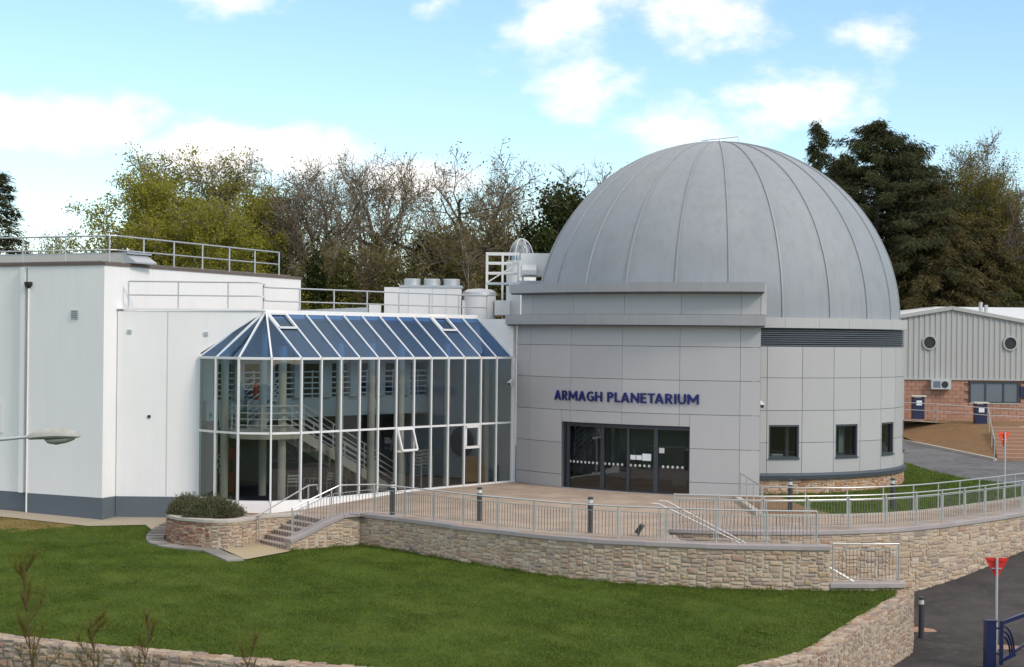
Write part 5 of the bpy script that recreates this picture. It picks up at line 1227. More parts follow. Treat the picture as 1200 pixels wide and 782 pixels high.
t = thing('wall_air_conditioner', 'grey air conditioning unit under the ribbed cladding of the workshop', 'air conditioner', (at(1101, BY), BY - .3, zat(1101, 456, BY)))
x0, x1, z0, z1 = at(1090, BY), at(1113, BY), zat(1101, 456, BY), zat(1101, 445, BY); MB().box(x0, x1, BY - .42, BY - .005, z0, z1).build('casing', 'galv', t); MB().tube([(x1 - .35, BY - .44, (z0 + z1) / 2), (x1 - .35, BY - .42, (z0 + z1) / 2)], .19, 16).build('fan_grille', 'black', t); MB().box(x0 + .1, x0 + .5, BY - .43, BY - .42, z0 + .08, z1 - .08).build('vent_panel', 'louvre', t)
for l, px_, yb, dd in (('dark blue bin with notice by the workshop wall near the drum', 1076.5, 489, 93.6), ('dark blue bin with notice below the workshop window', 1149.5, 497.5, 91.5)):
    x, zb = at(px_, dd), zat(px_, yb, dd); t = thing('litter_bin', l, 'bin', (x, dd, zb), 'workshop bins'); w = .30
    MB().box(x - w, x + w, dd - .28, dd + .28, zb - .1, zb + 1.05).build('body', 'bin', t); MB().prism([(x - w - .1, dd - .34), (x + w + .1, dd - .34), (x + w + .1, dd + .34), (x - w - .1, dd + .34)], zb + 1.13, zb + 1.2).build('lid', 'interior_white', t)
    for u in (-w, w - .05): MB().box(x + u, x + u + .05, dd - .25, dd + .25, zb + 1.05, zb + 1.13).build('lid_support', 'bin', t)
    MB().box(x - .15, x + .15, dd - .292, dd - .284, zb + .66, zb + .92).build('notice', 'paper', t)
# bank, kerbs, steps, rail
bank = [(20.0, 93.6), (21.15, 92.6), (22.05, 88.8), (23.45, 82.7), (25.2, 88.0), (28, 91), (29.5, 93.2), (20, 94.2)]
bz = lambda x, y: float(np.interp(((y - (92.6 - (x - 21.15) * 4.3)) if x < 23.45 else (y - 82.7) * .6), [0, 6.5], [.42, 1.72])) if True else 0
def bank_z(x, y):
    ex = 21.15 + (92.6 - y) / 4.3; t_ = max(0, min(1, (y - 82) / 12))
    return .25 + .35 * t_ + max(0, min(1.1, (x - ex) * .32 + (y - 90) * .12 if y > 90 else (x - ex) * .32))
surface('bank', bank, bank_z, 'brown_soil', .9)
surface('upper_path', [(20, 94.2), (20, 93.6), (28, 91), (33, 90.5), (34, 94.95), (20, 94.95)], lambda x, y: 1.65 - max(0, (x - 22)) * .05, 'kerb', 1.5)
def kerbline(name, label, pts, w=.2, h=.12):
    t = thing(name, label, 'kerb', tuple(pts[0])); S = resample(pts, .95)
    for a, b in zip(S[:-1], S[1:]):
        d = (b - a); e = d / np.linalg.norm(d) * .008; a2, b2 = a + e, b - e; mb = MB(); mb.bar(tuple(a2 + np.array((0, 0, h / 2 - .03))), tuple(b2 + np.array((0, 0, h / 2 - .03))), w, h + .06); mb.build('kerb_stone', 'kerb', t)
kerbline('bank_kerb', 'pale concrete kerb between the yard road and the brown bank', [(20.9, 93.5, .6), (21.15, 92.6, .58), (22.05, 88.8, .46), (23.45, 82.6, .26)])
kerbline('path_kerb', 'pale kerb along the grass edge of the railed path', [(p[0], p[1], 0) for p in spline([(8.5, 57.85), (10, 58.0), (12, 58.4), (14.5, 59.95), (18, 63.6), (22.2, 68.3)], .5)], .16, .08)
kerbline('soil_kerb', 'grey sloping kerb from the entrance corner to the path', [(8.47, 64.3, .0), (8.46, 58, .0)], .2, .14)
st = thing('yard_steps', 'brick steps climbing beside the brown bank at the picture edge', 'steps', (25, 83, .2))
for k in range(9):
    a = np.array((23.6, 82.75)) + np.array((.14, .62)) * k; z = .26 + .15 * (k + 1)
    MB().prism([tuple(a), (a[0] + 5, a[1] - .4), (a[0] + 5.1, a[1] + .23), tuple(a + np.array((.14, .62)))], 0, z).build('step', 'mortar_red', st)
yr = [(20.2, 92.9, 1.7), (22.8, 92.2, 1.62), (25.2, 90.4, 1.5), (28, 89.8, 1.42), (31, 89.8, 1.4)]
railing('upper_path_railing', 'thin steel rail along the path in front of the workshop', yr, h=1.0, bay=3.2, infill=False, bars=[.62])
railing('yard_step_handrail', 'slanting steel handrail beside the brick yard steps', [(23.35, 82.4, .28), (24.7, 88.4, 1.5), (25.1, 89.6, 1.5)], h=1.0, bay=2.6, infill=False)
# geodesic-looking clear dome behind the platform
t = thing('clear_dome', 'shiny clear plastic dome behind the roof platform', 'dome', (at(609, 92), 92, 9.0))
c = Vector((at(610, 92), 92, zat(609, 306, 92))); mb = MB()
for j in range(8):
    ph = R(90 * j / 8)
    for k in range(20): th = 2 * math.pi * k / 20; mb.v.append((c.x + .66 * math.cos(ph) * math.cos(th), c.y + .66 * math.cos(ph) * math.sin(th), c.z + 1.2 * math.sin(ph)))
mb.v.append((c.x, c.y, c.z + 1.2))
for j in range(7):
    for k in range(20): mb.f.append((j * 20 + k, j * 20 + (k + 1) % 20, (j + 1) * 20 + (k + 1) % 20, (j + 1) * 20 + k))
for k in range(20): mb.f.append((140 + k, 140 + (k + 1) % 20, 160))
tr_ = m_glass('mirror_plastic', (.75, .8, .82), 2.6, .06)
mb.build('shell', tr_, t)
for th in (0, 60, 120): MB().tube([(c.x + .67 * math.cos(R(a)) * math.cos(R(th)), c.y + .67 * math.cos(R(a)) * math.sin(R(th)), c.z + 1.21 * math.sin(R(a))) for a in range(0, 181, 12)], .02, 6).build('rib', 'white_metal', t, True)
MB().cyl(c.x, c.y, .2, c.z, .8, 20).build('tower', 'render', t, True)

# ------------------------------------------------------------------ vegetation
NR = np.random.default_rng(5)
def unitv(a): return a / np.maximum(np.linalg.norm(a, axis=1, keepdims=True), 1e-9)
def quads(P, s, ar=.6, up=0.0, rg=NR, D=None):
    """leaf quads centred on P, half size s"""
    n = len(P); s = np.broadcast_to(np.asarray(s, float), (n,))[:, None]
    U = unitv(rg.normal(size=(n, 3)) + np.array((0, 0, up))) if D is None else unitv(D)
    W = unitv(np.cross(U, rg.normal(size=(n, 3)))); a, b = U * s, W * s * ar
    V = np.stack([P - a, P + b, P + a, P - b], 1).reshape(-1, 3); F = np.arange(4 * n).reshape(n, 4); return V, F
def ribbons(A, B, w, rg=NR):
    n = len(A); S = unitv(np.cross(B - A, rg.normal(size=(n, 3)))); w = np.broadcast_to(np.asarray(w, float), (n,))[:, None]
    V = np.stack([A - S * w, A + S * w, B + S * w * .4, B - S * w * .4], 1).reshape(-1, 3); return V, np.arange(4 * n).reshape(n, 4)
def join(parts):
    V = []; F = []; o = 0
    for v, f in parts: V.append(v); F.append(f + o); o += len(v)
    return np.concatenate(V), np.concatenate(F)
def skeleton(seed, H, levels, trunk_r, nch, ang, ratio, wob, trop, tmin, trunk_frac=.75, lean=(0, 0), fork=0):
    r_ = random.Random(seed); mb = MB(); samples = []
    def br(p, d, L, r, lv):
        n = max(3, int(L / (.5 if lv else .9))) if lv < 3 else 3; pts = [p.copy()]; rs = [r]; ds = [d.copy()]
        for i in range(n):
            d = (d + Vector((r_.gauss(0, wob), r_.gauss(0, wob), r_.gauss(0, wob) + trop)) * (1 if lv else .35)).normalized(); p = p + d * (L / n); pts.append(p.copy()); ds.append(d.copy()); rs.append(max(r * (1 - .78 * (i + 1) / n), .012))
        mb.tube(pts, rs, (8, 6, 4, 3, 3)[lv], False)
        if lv >= levels - 1:
            for i in range(1, len(pts)): samples.append((pts[i], ds[i], lv))
        if lv < levels:
            k = nch[lv]; k = max(2, int(k * (.8 + .4 * r_.random()))); az0 = r_.uniform(0, 6.28)
            for c in range(k):
                tt = tmin[lv] + (1 - tmin[lv]) * ((c + r_.random() * .8) / k); i = min(len(pts) - 2, int(tt * (len(pts) - 1))); f = tt * (len(pts) - 1) - i; q = pts[i].lerp(pts[i + 1], min(1, f)); dd = ds[i]
                a = az0 + c * 2.4 + r_.uniform(-.4, .4); pr = dd.orthogonal().normalized(); pr = Matrix.Rotation(a, 3, dd) @ pr; th = R(ang[lv] * r_.uniform(.7, 1.3))
                br(q, (dd * math.cos(th) + pr * math.sin(th)).normalized(), L * ratio[lv] * (1.15 - .55 * tt) * r_.uniform(.75, 1.2), max(rs[i] * .62, .014), lv + 1)
    br(Vector((0, 0, 0)), Vector((lean[0], lean[1], 1)).normalized(), H * trunk_frac, trunk_r, 0)
    return mb, samples
def twigs(samples, per, ln, sub, subln, w, rg, droop=0):
    P = np.array([tuple(s[0]) for s in samples]); D = np.array([tuple(s[1]) for s in samples])
    P = np.repeat(P, per, 0); D = np.repeat(D, per, 0); n = len(P)
    d = unitv(D * .55 + rg.normal(size=(n, 3)) * .55 + np.array((0, 0, .22 - droop))); L = rg.uniform(.5, 1.2, (n, 1)) * ln; B = P + d * L
    parts = [ribbons(P, B, w, rg)]; tips = [B]
    if sub:
        t_ = rg.uniform(.25, 1, (n * sub, 1)); P2_ = np.repeat(P, sub, 0) + np.repeat(d * L, sub, 0) * t_; d2 = unitv(np.repeat(d, sub, 0) * .7 + rg.normal(size=(n * sub, 3)) * .55 + np.array((0, 0, .1 - droop)))
        B2 = P2_ + d2 * rg.uniform(.4, 1.2, (n * sub, 1)) * subln; parts.append(ribbons(P2_, B2, w * .7, rg)); tips.append(B2); tips.append((P2_ + B2) / 2)
    return join(parts), np.concatenate(tips)
PROTO = {}
def proto_tree(key, seed, H, trunk_r, nch, ang, ratio, wob, trop, tmin, bark, twig, leaf, nleaf, lsize, per=2, ln=.8, sub=3, subln=.5, w=.016, levels=2, leaf_lo=0, ivy=0, trunk_frac=.75, droop=0, lean=(0, 0), leaf_top=1.0, leaf_fade=.0, ivy_r=.14, ivy_j=.30):
    rg = np.random.default_rng(seed); mb, sm = skeleton(seed, H, levels, trunk_r, nch, ang, ratio, wob, trop, tmin, trunk_frac, lean)
    me = bpy.data.meshes.new('trunk'); me.from_pydata(mb.v, [], mb.f); me.update(); me.materials.append(MAT[bark]); me.polygons.foreach_set('use_smooth', [True] * len(me.polygons)); parts = [('trunk', me)]
    (V, F), tips = twigs(sm, per, ln, sub, subln, w, rg, droop); tm = big_mesh('twigs', V, F); tm.materials.append(MAT[twig]); parts.append(('twigs', tm))
    if nleaf:
        zt = tips[:, 2] / tips[:, 2].max(); T_ = tips[(tips[:, 2] > leaf_lo) & (rg.random(len(tips)) < np.where(zt < leaf_top, 1, leaf_fade))]; idx = rg.integers(0, len(T_), nleaf); P = T_[idx] + rg.normal(size=(nleaf, 3)) * .16
        V, F = quads(P, rg.uniform(.6, 1.3, nleaf) * lsize, .6, 0, rg); lm = big_mesh('crown', V, F); lm.materials.append(MAT[leaf]); parts.append(('crown', lm))
    if ivy:
        B = np.array([v for v in mb.v if v[2] < H * ivy]); rad = np.linalg.norm(B[:, :2], axis=1); B = B[rad < H * ivy_r]
        idx = rg.integers(0, len(B), 12000); P = B[idx] + rg.normal(size=(12000, 3)) * np.array((ivy_j, ivy_j, .4)); V, F = quads(P, rg.uniform(.05, .12, 12000), .7, 0, rg); im = big_mesh('ivy', V, F); im.materials.append(MAT['leaf_ivy']); parts.append(('ivy', im))
    PROTO[key] = (H, parts)
def place(key, name, label, px, d, top, z0=None, rz=0, sx=1.0, cat='tree', group=None):
    H, parts = PROTO[key]; z0 = gz(d) if z0 is None else z0; ht = zat(px, top, d) - z0; k = 1.05 * ht / PROTO_H.get(key, H); x = at(px, d)
    t = thing(name, label, cat, (x, d, z0 - .1), group); t.rotation_euler = (0, 0, rz); t.scale = (k * sx, k * sx, k)
    for nm, me in parts: o = bpy.data.objects.new(nm, me); COL.objects.link(o); o.parent = t; PW[o.name] = (x, d, z0)
    return t
PROTO_H = {}
def measure(key):
    PROTO_H[key] = max(max(v.co.z for v in me.vertices) for _, me in PROTO[key][1])
proto_tree('spring', 3, 15, .34, (14, 8, 5), (60, 46, 42), (.70, .50, .42), .15, .05, (.16, .2, .2), 'bark', 'twig', 'leaf_spring', 125000, .058, per=1, ln=.7, sub=3, subln=.45, w=.018, levels=3, trunk_frac=.60, leaf_top=.85, leaf_fade=.35)
proto_tree('spring_thin', 13, 15, .30, (12, 8, 5), (44, 45, 42), (.66, .50, .42), .15, .07, (.22, .2, .2), 'bark', 'twig', 'leaf_spring', 14000, .052, per=1, ln=.7, sub=3, subln=.45, w=.018, levels=3, trunk_frac=.62, leaf_top=.6, leaf_fade=.35)
proto_tree('bare', 4, 15, .34, (9, 7, 5), (44, 44, 40), (.68, .52, .48), .17, .06, (.28, .25, .2), 'bark', 'twig', 'leaf_bud', 2500, .05, per=1, ln=.65, sub=3, subln=.42, w=.018, levels=3, trunk_frac=.62)
proto_tree('bare_b', 9, 15, .28, (9, 7, 5), (34, 42, 40), (.62, .52, .48), .15, .08, (.32, .25, .2), 'bark', 'twig', 'leaf_bud', 2500, .05, per=1, ln=.65, sub=3, subln=.42, w=.018, levels=3, trunk_frac=.66)
proto_tree('oak', 21, 15, .56, (7, 7, 5), (58, 48, 44), (.95, .50, .45), .22, .06, (.36, .25, .2), 'bark', 'twig', 'leaf_bud', 3500, .055, per=1, ln=.65, sub=3, subln=.45, w=.018, levels=3, trunk_frac=.52, ivy=.5)
proto_tree('ivy', 33, 14, .30, (9, 7, 4), (36, 42, 40), (.55, .5, .45), .15, .08, (.4, .25, .2), 'bark', 'twig', 'leaf_bud', 2000, .05, per=1, ln=.65, sub=3, subln=.42, w=.017, levels=3, trunk_frac=.72, ivy=.78)
proto_tree('ivy_thin', 35, 15, .30, (9, 7, 4), (34, 42, 40), (.60, .5, .45), .15, .08, (.35, .25, .2), 'bark', 'twig', 'leaf_bud', 2000, .05, per=1, ln=.65, sub=3, subln=.42, w=.017, levels=3, trunk_frac=.68, ivy=.66, ivy_r=.035, ivy_j=.16)
proto_tree('birch', 41, 12, .13, (14, 5), (35, 45), (.34, .4), .10, .05, (.3, .2), 'bark_pale', 'twig', 'leaf_bud', 2500, .06, per=2, ln=.6, sub=2, subln=.5, w=.014, trunk_frac=.85)
proto_tree('thicket', 51, 10, .14, (14, 8), (34, 40), (.6, .45), .14, .06, (.1, .15), 'bark', 'twig', 'leaf_brown', 9000, .06, per=2, ln=.7, sub=3, subln=.5, w=.014, trunk_frac=.7)
proto_tree('olive', 61, 15, .3, (12, 8, 4), (40, 45, 42), (.60, .5, .45), .15, .07, (.22, .2, .2), 'bark', 'twig', 'leaf_olive', 42000, .052, per=1, ln=.7, sub=3, subln=.45, w=.016, levels=3, trunk_frac=.64, leaf_top=.85, leaf_fade=.3)
proto_tree('purple', 71, 15, .28, (10, 8, 5), (36, 42, 40), (.60, .5, .46), .14, .08, (.25, .2, .2), 'bark', 'twig_purple', 'leaf_bud', 2000, .05, per=2, ln=.65, sub=3, subln=.42, w=.017, levels=3, trunk_frac=.66)
def conifer(key, seed, H, rad, leaf, nb=150, droop=.35, irregular=.3, base=.08, taper=1.0, sp=26):
    rg = np.random.default_rng(seed); mb = MB(); mb.tube([(0, 0, -.3), (0, 0, H * .5), (0, 0, H)], [.022 * H, .012 * H, .02], 8, False); parts = []; bb_ = MB()
    for k in range(nb):
        t_ = base + (1 - base) * (k + rg.random()) / nb; z = H * t_; a = rg.uniform(0, 6.283); L = rad * (1 - t_) ** taper * rg.uniform(1 - irregular, 1 + irregular) + .35
        n = 7; s = np.linspace(0, 1, n); hx = L * s; zz = z + L * (.18 * s - droop * s ** 2) + .12 * L * np.maximum(0, s - .75); P = np.stack([hx * math.cos(a), hx * math.sin(a), zz], 1)
        bb_.tube(P[::2].tolist(), [.05, .035, .02, .01], 3, False)
        m = int(sp * (.4 + L / rad)); u = rg.uniform(.12, 1, m) ** .8; B = np.stack([np.interp(u, s, P[:, i]) for i in range(3)], 1); sd = np.where(rg.random(m) < .5, 1, -1)[:, None] * np.array((-math.sin(a), math.cos(a), 0)) ; out = np.array((math.cos(a), math.sin(a), 0))
        D = sd * rg.uniform(.2, 1, (m, 1)) + out * rg.uniform(.1, .8, (m, 1)) + np.array((0, 0, -1)) * rg.uniform(.0, 1.1, (m, 1)) ; ln = rg.uniform(.09, .27, m) * (1 - .3 * u); C = B + unitv(D) * ln[:, None] * .8 + rg.normal(size=(m, 3)) * .13
        parts.append(quads(C, ln, .17, 0, rg, D))
    V, F = join(parts); me = bpy.data.meshes.new('trunk'); me.from_pydata(mb.v + bb_.v, [], mb.f + [tuple(i + len(mb.v) for i in f) for f in bb_.f]); me.update(); me.materials.append(MAT['bark'])
    fm = big_mesh('crown', V, F); fm.materials.append(MAT[leaf]); PROTO[key] = (H, [('trunk', me), ('crown', fm)])
conifer('spruce', 5, 16, 3.0, 'needle', 140, .42, .35, .06, .9, 210)
conifer('cedar', 6, 17, 5.8, 'needle', 260, .16, .75, .06, .5, 360)
conifer('larch', 7, 14, 4.6, 'needle_brown', 260, .48, .65, .04, .75, 340)
for k_ in PROTO: measure(k_)

TB = 'trees behind the buildings'
G = [('spring', 'leafy_tree', 'broad leafy spring tree in fresh yellow green behind the tall white block', 205, 104, 166, 0, 1.1),
     ('spring_thin', 'leafy_tree', 'thinner budding tree leaning out beside the broad yellow green tree', 292, 108, 186, 1.2, 1.0),
     ('spring', 'leafy_tree', 'low yellow green tree in front of the broad spring tree', 262, 99, 232, 2.6, 1.15),
     ('bare', 'bare_tree', 'bare spreading tree reaching out over the corner of the white roof', 356, 106, 196, .4, 1.05),
     ('ivy_thin', 'ivy_tree', 'bare tree with ivy clad upright trunk behind the wing roof', 388, 104, 190, .9, .85),
     ('bare_b', 'bare_tree', 'slender bare tree behind the ivy clad trunk', 424, 118, 184, 2.0, .8),
     ('bare', 'bare_tree', 'fine twigged bare tree left of the wide oak', 462, 114, 178, 3.1, .75),
     ('bare_b', 'bare_tree', 'pale hazy bare tree standing far behind the oak', 500, 128, 196, 4.0, .75),
     ('oak', 'oak_tree', 'wide gnarled bare oak behind the chiller unit', 540, 108, 166, 3.6, 1.0),
     ('thicket', 'brown_tree', 'dense brown budding tree below the oak boughs', 520, 100, 250, .3, .9),
     ('thicket', 'brown_tree', 'brown budding tree behind the access platform', 575, 101, 256, 1.9, .85),
     ('birch', 'birch_tree', 'white stemmed birch between the brown budding trees', 545, 98, 258, .5, .9),
     ('thicket', 'brown_tree', 'brown budding tree under the fine twigged bare tree', 452, 101, 280, 3.9, .9),
     ('thicket', 'brown_tree', 'brown budding tree beside the ivy clad trunk', 402, 100, 284, 5.0, .9),
     ('bare', 'bare_tree', 'bare tree behind the clear plastic dome', 592, 118, 206, 5.2, .8),
     ('ivy', 'ivy_tree', 'dark ivy smothered tree touching the dome outline', 636, 100, 198, 2.4, .95),
     ('bare_b', 'bare_tree', 'bare tree half hidden behind the dome shoulder', 668, 116, 232, .2, .8),
     ('spruce', 'spruce_tree', 'dark spruce at the edge of the tall white roof', -4, 112, 208, 0, 1.45),
     ('thicket', 'brown_tree', 'low twiggy tree beside the dark spruce', 36, 118, 270, 0, .7),
     ('spruce', 'spruce_tree', 'slim dark spruce rising behind the dome', 957, 112, 152, .7, .85),
     ('cedar', 'conifer_tree', 'massive dark conifer with ragged top behind the dome', 1026, 112, 154, 1.1, 1.1),
     ('cedar', 'conifer_tree', 'dark conifer filling the space between slim spruce and massive conifer', 988, 119, 190, 4.1, .8),
     ('larch', 'larch_tree', 'brownish drooping conifer above the workshop roof', 1092, 110, 222, .4, 1.25),
     ('larch', 'larch_tree', 'lower brownish conifer right of the drooping conifer', 1150, 113, 262, 2.2, 1.2),
     ('olive', 'olive_tree', 'olive green budding tree behind the brownish conifer', 1106, 121, 168, .8, 1.0),
     ('olive', 'olive_tree', 'smaller olive green tree above the workshop flues', 1150, 120, 184, 2.9, .95),
     ('purple', 'bare_tree', 'purple brown bare tree at the far right edge', 1192, 118, 158, .3, .9),
     ('cedar', 'conifer_tree', 'shaded dark conifer between the spruce and the workshop roof', 1062, 117, 182, 2.8, 1.0),
     ('spruce', 'spruce_tree', 'dark spruce filling the gap right of the workshop flues', 1178, 124, 250, 2.0, 1.5)]
for (k_, nm, lb, px_, d_, tp, rz, sx) in G: place(k_, nm, lb, px_, d_, tp, None, rz, sx, group=TB)
# hedges and evergreen bushes behind the roofs
def bush(name, label, px_, d_, top, width, leaf, n=6000, size=.12, cat='bush', group=None, seed=1, depth=2.2, z0=None):
    rg = np.random.default_rng(seed); z0 = gz(d_) if z0 is None else z0; h = zat(px_, top, d_) - z0; w = width / 2000 * d_; x = at(px_, d_)
    nc = 26; c = rg.uniform(-1, 1, (nc * 3, 3)); c = c[np.linalg.norm(c, axis=1) < 1][:nc]; c = c * np.array((w * .42, depth * .4, h * .36)) + np.array((0, 0, h * .52))
    idx = rg.integers(0, len(c), n); dv = unitv(rg.normal(size=(n, 3))); P = c[idx] + dv * (rg.uniform(.3, 1, (n, 1)) ** .5) * np.array((w * .22, depth * .3, h * .2)); P[:, 2] = np.clip(P[:, 2], .02, None)
    V, F = quads(P, rg.uniform(.6, 1.4, n) * size, .6, 0, rg); t = thing(name, label, cat, (x, d_, z0), group)
    me = big_mesh('foliage', V, F); me.materials.append(MAT[leaf]); o = bpy.data.objects.new('foliage', me); COL.objects.link(o); o.parent = t
    mb = MB()
    for k in range(5): q = c[k]; mb.tube([(0, 0, -.1), (q[0] * .4, q[1] * .4, q[2] * .5), tuple(q)], [.06, .04, .02], 5, False)
    me = bpy.data.meshes.new('stem'); me.from_pydata(mb.v, [], mb.f); me.update(); me.materials.append(MAT['bark']); o = bpy.data.objects.new('stem', me); COL.objects.link(o); o.parent = t
HB = [('dark evergreen bush behind the corner of the tall white roof', 372, 98, 292, 50, 'leaf_ivy'), ('green brown bush behind the wing railing', 412, 97, 298, 70, 'leaf_hedge'), ('dark evergreen mound under the fine twigged tree', 448, 108, 262, 50, 'leaf_ivy'),
      ('green brown bush left of the chiller unit', 470, 97, 300, 70, 'leaf_hedge'), ('brown green bush behind the chiller fans', 520, 98, 304, 75, 'leaf_hedge'), ('reddish brown bush beside the access platform', 565, 97, 300, 60, 'leaf_brown'), ('green bush under the access platform', 590, 99, 296, 60, 'leaf_hedge'),
      ('dark ivy bush against the dome outline', 634, 98, 262, 44, 'leaf_ivy'), ('dark evergreen mound behind the white block railing', 322, 101, 288, 60, 'leaf_ivy'), ('low green bush behind the tall white roof railing', 240, 97, 288, 120, 'leaf_hedge'), ('low green bush under the broad spring tree', 160, 97, 290, 90, 'leaf_hedge'),
      ('dark bush behind the workshop gable', 1085, 113, 318, 90, 'leaf_hedge'), ('dark bush behind the workshop flues', 1150, 114, 310, 90, 'leaf_ivy'), ('dark bush at the right end of the workshop roof', 1195, 113, 300, 70, 'leaf_hedge'), ('dark bush between dome and workshop gable', 1050, 114, 300, 70, 'leaf_ivy')]
for i, (lb, px_, d_, tp, w, lf) in enumerate(HB): bush('bush', lb, px_, d_, tp, w, lf, 7000, .12, group='bushes behind the roofs', seed=200 + i)
# far wood closing the gaps low down
rg = np.random.default_rng(77); n = 60000; xx = rg.uniform(-70, 70, n); yy = rg.uniform(150, 162, n); hh = 6.5 + 2.2 * np.sin(xx * .33) + 1.5 * np.sin(xx * .9 + 1); zz = 1.2 + rg.random(n) ** .8 * hh
V, F = quads(np.stack([xx, yy, zz], 1), rg.uniform(.12, .32, n), .6, 0, rg); me = big_mesh('far_wood', V, F); me.materials.append(MAT['leaf_brown']); o = bpy.data.objects.new('far_wood', me); COL.objects.link(o); o['kind'] = 'stuff'; o['label'] = 'far brown wood seen low between the trunks'; o['category'] = 'wood'

# lavender in the planter
def lavender(label, x, y, z, rx, ry, h, seed):
    rg = np.random.default_rng(seed); n = 4200; a = rg.uniform(0, 6.283, n); r_ = np.sqrt(rg.random(n)); B = np.stack([x + rx * r_ * np.cos(a) * .55, y + ry * r_ * np.sin(a) * .55, np.full(n, z)], 1)
    lump = 1 + .18 * np.sin(a * 3 + seed) + .12 * np.sin(a * 7); tip = np.stack([x + rx * r_ * np.cos(a) * lump, y + ry * r_ * np.sin(a) * lump, z + h * np.sqrt(np.maximum(0, 1.05 - r_ ** 2)) * rg.uniform(.55, 1.0, n) + np.where(rg.random(n) < .12, rg.uniform(.05, .18, n), 0)], 1)
    A = B + (tip - B) * .35; d = tip - A; k = rg.uniform(.5, 1, (n * 5, 1)); Lp = np.repeat(A, 5, 0) + np.repeat(d, 5, 0) * k; V1 = ribbons(A, tip, .006, rg); V2 = quads(Lp + rg.normal(size=(n * 5, 3)) * .018, rg.uniform(.02, .042, n * 5), .35, 1.2, rg)
    V, F = join([V1, V2]); t = thing('lavender_bush', label, 'bush', (x, y, z)); me = big_mesh('foliage', V - np.array((x, y, z)), F); me.materials.append(MAT['lavender']); o = bpy.data.objects.new('foliage', me); COL.objects.link(o); o.parent = t
    mb = MB()
    for q in range(12): mb.tube([(0, 0, -.05), (rx * .4 * math.cos(q * .52), ry * .4 * math.sin(q * .52), h * .5)], [.012, .006], 4, False)
    me = bpy.data.meshes.new('stem'); me.from_pydata(mb.v, [], mb.f); me.update(); me.materials.append(MAT['bark']); o = bpy.data.objects.new('stem', me); COL.objects.link(o); o.parent = t
lavender('rounded grey green lavender bush at the white wall end of the planter', -11.05, 58.7, -.3, .80, .85, .78, 1); lavender('larger grey green lavender bush in the rounded planter front', -10.05, 57.75, -.3, .98, .78, .84, 2)
# thin bare shrubs close to the camera
def shrub(label, px_, d_, top, seed, n1=26, ztop_spread=1.2, lean=.0):
    rg = random.Random(seed); x = at(px_, d_); z0 = gz(d_) - .1; zt_ = zat(px_, top, d_); t = thing('shrub', label, 'shrub', (x, d_, z0)); mb = MB(); tw = []; lv_ = []
    H = zt_ - z0; pts = [Vector((0, 0, 0))]; p = Vector((0, 0, 0))
    for k in range(14): p = p + Vector((rg.gauss(lean, .05), rg.gauss(0, .05), H / 14)); pts.append(p.copy())
    sc = H / p.z; mb.tube(pts, [.030 * (1 - .88 * i / 14) + .003 for i in range(15)], 6, False)
    for k in range(n1):
        f = .38 + .6 * (k + rg.random()) / n1; i = int(f * 14); q = pts[min(i, 13)].lerp(pts[min(i + 1, 14)], f * 14 - i); a = rg.uniform(0, 6.283); L = (1.05 - f) * 1.9 * rg.uniform(.6, 1.2) + .12
        d = Vector((math.cos(a) * .75, math.sin(a) * .75, rg.uniform(.5, .95))).normalized(); bp = [q]
        for s in range(5): d = (d + Vector((rg.gauss(0, .08), rg.gauss(0, .08), .10))).normalized(); bp.append(bp[-1] + d * L / 5)
        mb.tube(bp, [.007, .006, .005, .004, .003, .002], 4, False)
        for s in range(1, 6):
            for c in range(13):
                o_ = bp[s - 1].lerp(bp[s], rg.random()); dd = (d * .6 + Vector((rg.gauss(0, .42), rg.gauss(0, .42), rg.gauss(.5, .3)))).normalized(); tw.append((o_, o_ + dd * rg.uniform(.06, .22)))
    me = bpy.data.meshes.new('stem'); me.from_pydata(mb.v, [], mb.f); me.update(); me.materials.append(MAT['bark_red']); o = bpy.data.objects.new('stem', me); COL.objects.link(o); o.parent = t
    A = np.array([tuple(a) for a, b in tw]); B = np.array([tuple(b) for a, b in tw]); r2 = np.random.default_rng(seed); V1 = ribbons(A, B, .0032, r2); V2 = quads(B + r2.normal(size=(len(B), 3)) * .012, r2.uniform(.010, .024, len(B)), .3, .8, r2)
    V, F = join([V1, V2]); me = big_mesh('shoots', V, F); me.materials.append(MAT['sapling']); o = bpy.data.objects.new('shoots', me); COL.objects.link(o); o.parent = t
shrub('tall thin reddish stemmed bare shrub rising in front of the boundary wall', 78, 24, 652, 3, 26, lean=-.035)
shrub('bushier low green brown shrub beside the tall thin shrub', 104, 23.5, 722, 4, 24); shrub('wispy shrub tip leaning over the boundary wall', 128, 24, 728, 8, 20, lean=.03); shrub('small lone shrub tip in front of the middle boundary wall', 275, 24, 742, 5, 12, lean=.02)

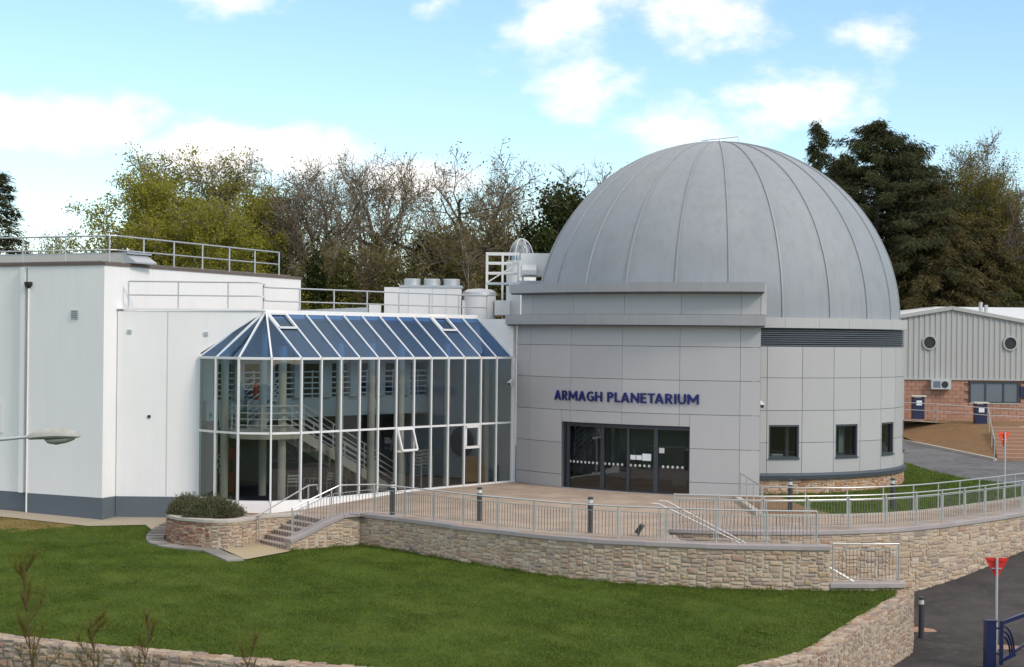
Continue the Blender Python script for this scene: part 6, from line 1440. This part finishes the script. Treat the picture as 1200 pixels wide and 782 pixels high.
# lawn blades
def in_poly_np(X, Y, poly):
    r_ = np.zeros(len(X), bool); j = len(poly) - 1
    for i in range(len(poly)):
        xi, yi = poly[i]; xj, yj = poly[j]
        if yi != yj: r_ ^= ((yi > Y) != (yj > Y)) & (X < (xj - xi) * (Y - yi) / (yj - yi) + xi)
        j = i
    return r_
def blades(name, label, poly, zf_tab, n, h, excl=(), seed=1, box=None):
    rg = np.random.default_rng(seed); xs = [p[0] for p in poly]; ys = [p[1] for p in poly]; bx = box or (min(xs), max(xs), min(ys), max(ys))
    X = rg.uniform(bx[0], bx[1], n * 2); Y = rg.uniform(bx[2], bx[3], n * 2); m = in_poly_np(X, Y, poly)
    for e in excl: m &= ~in_poly_np(X, Y, e)
    X, Y = X[m][:n], Y[m][:n]; k = len(X); Z = np.interp(Y, zf_tab[0], zf_tab[1]); A = np.stack([X, Y, Z - .005], 1)
    a = rg.uniform(0, 6.283, k); w = rg.uniform(.006, .012, k); S = np.stack([np.cos(a) * w, np.sin(a) * w, np.zeros(k)], 1); gn = rg.random((400, 400))
    def vn(f):
        a_, b_ = X * f + 90, Y * f + 7; i_, j_ = a_.astype(int) % 399, b_.astype(int) % 399; u, v = a_ % 1, b_ % 1
        return gn[i_, j_] * (1 - u) * (1 - v) + gn[i_ + 1, j_] * u * (1 - v) + gn[i_, j_ + 1] * (1 - u) * v + gn[i_ + 1, j_ + 1] * u * v
    tuft = .7 + .5 * (.45 * vn(1.3) + .55 * vn(3.7)) + .14 * np.sin((X * .83 + Y * .56) * 6.283 / 1.05)      # faint mowing lines
    tip = A + np.stack([rg.normal(0, .022, k) + .03 * (vn(.8) - .5), rg.normal(0, .022, k) + .05 * (vn(1.1) - .5), rg.uniform(.4, 1.2, k) * h * tuft], 1)
    V = np.stack([A - S, A + S, tip], 1).reshape(-1, 3); me = big_mesh(name, V, np.arange(3 * k).reshape(k, 3)); me.materials.append(MAT['blade']); o = bpy.data.objects.new(name, me); COL.objects.link(o); o['kind'] = 'stuff'; o['label'] = label; o['category'] = 'grass'
slab_zone = P2(offset(PL, .1)[4:60:3]) + [(-7.0, 56.6), (-7.25, 55.8), (-8.3, 53.95), (-8.9, 53.75), (-10.1, 56.0)] + P2(offset(PL, -.76)[4:52:3][::-1])
blades('lawn_grass', 'short mown green grass of the sloping lawn', lawn_poly, ([30, 40, 50, 54, 58, 62, 70], [-1.85, -1.6, -1.32, -1.17, -1.09, -.78, -.5]), 520000, .05, (path_poly, slab_zone), 3, (-20, 12.5, 37.5, 64))
blades('verge_grass', 'rough grass on the verge beside the drum', grass_poly, ([57, 63, 74, 92], [-.02, .02, .12, .45]), 60000, .10, ([(8.5, 65), (8.5, 58), (11.2, 58.2), (10.2, 65)],), 4, (8, 24, 57, 80))

# longer tufts along the wall feet and lawn edges
rg = np.random.default_rng(91); E_ = []
for path, off, m in ((W1, -.06, 5200), (CH, -.06, 900), (W3, .06, 4200), (W4, .06, 3600), (W1B, -.06, 700)):
    A_ = np.array([p[:2] for p in offset(path, off)]); i_ = rg.integers(0, len(A_), m); E_.append(A_[i_] + rg.normal(size=(m, 2)) * .06)
E_ = np.concatenate(E_); Zb = np.interp(E_[:, 1], [30, 40, 50, 54, 58, 62, 70], [-1.85, -1.6, -1.32, -1.17, -1.09, -.78, -.5]); A_ = np.column_stack([E_, Zb - .01]); k = len(A_)
a_ = rg.uniform(0, 6.283, k); S_ = np.stack([np.cos(a_) * .008, np.sin(a_) * .008, np.zeros(k)], 1); clump = .5 + .5 * np.sin(E_[:, 0] * 7.3) * np.sin(E_[:, 0] * 2.1 + 1)
T_ = A_ + np.stack([rg.normal(0, .035, k), rg.normal(0, .035, k), rg.uniform(.05, .16, k) * (.45 + clump)], 1)
me = big_mesh('edge_grass', np.stack([A_ - S_, A_ + S_, T_], 1).reshape(-1, 3), np.arange(3 * k).reshape(k, 3)); me.materials.append(MAT['blade']); o = bpy.data.objects.new('edge_grass', me); COL.objects.link(o); o['kind'] = 'stuff'; o['label'] = 'longer grass tufts along the foot of the garden walls'; o['category'] = 'grass'
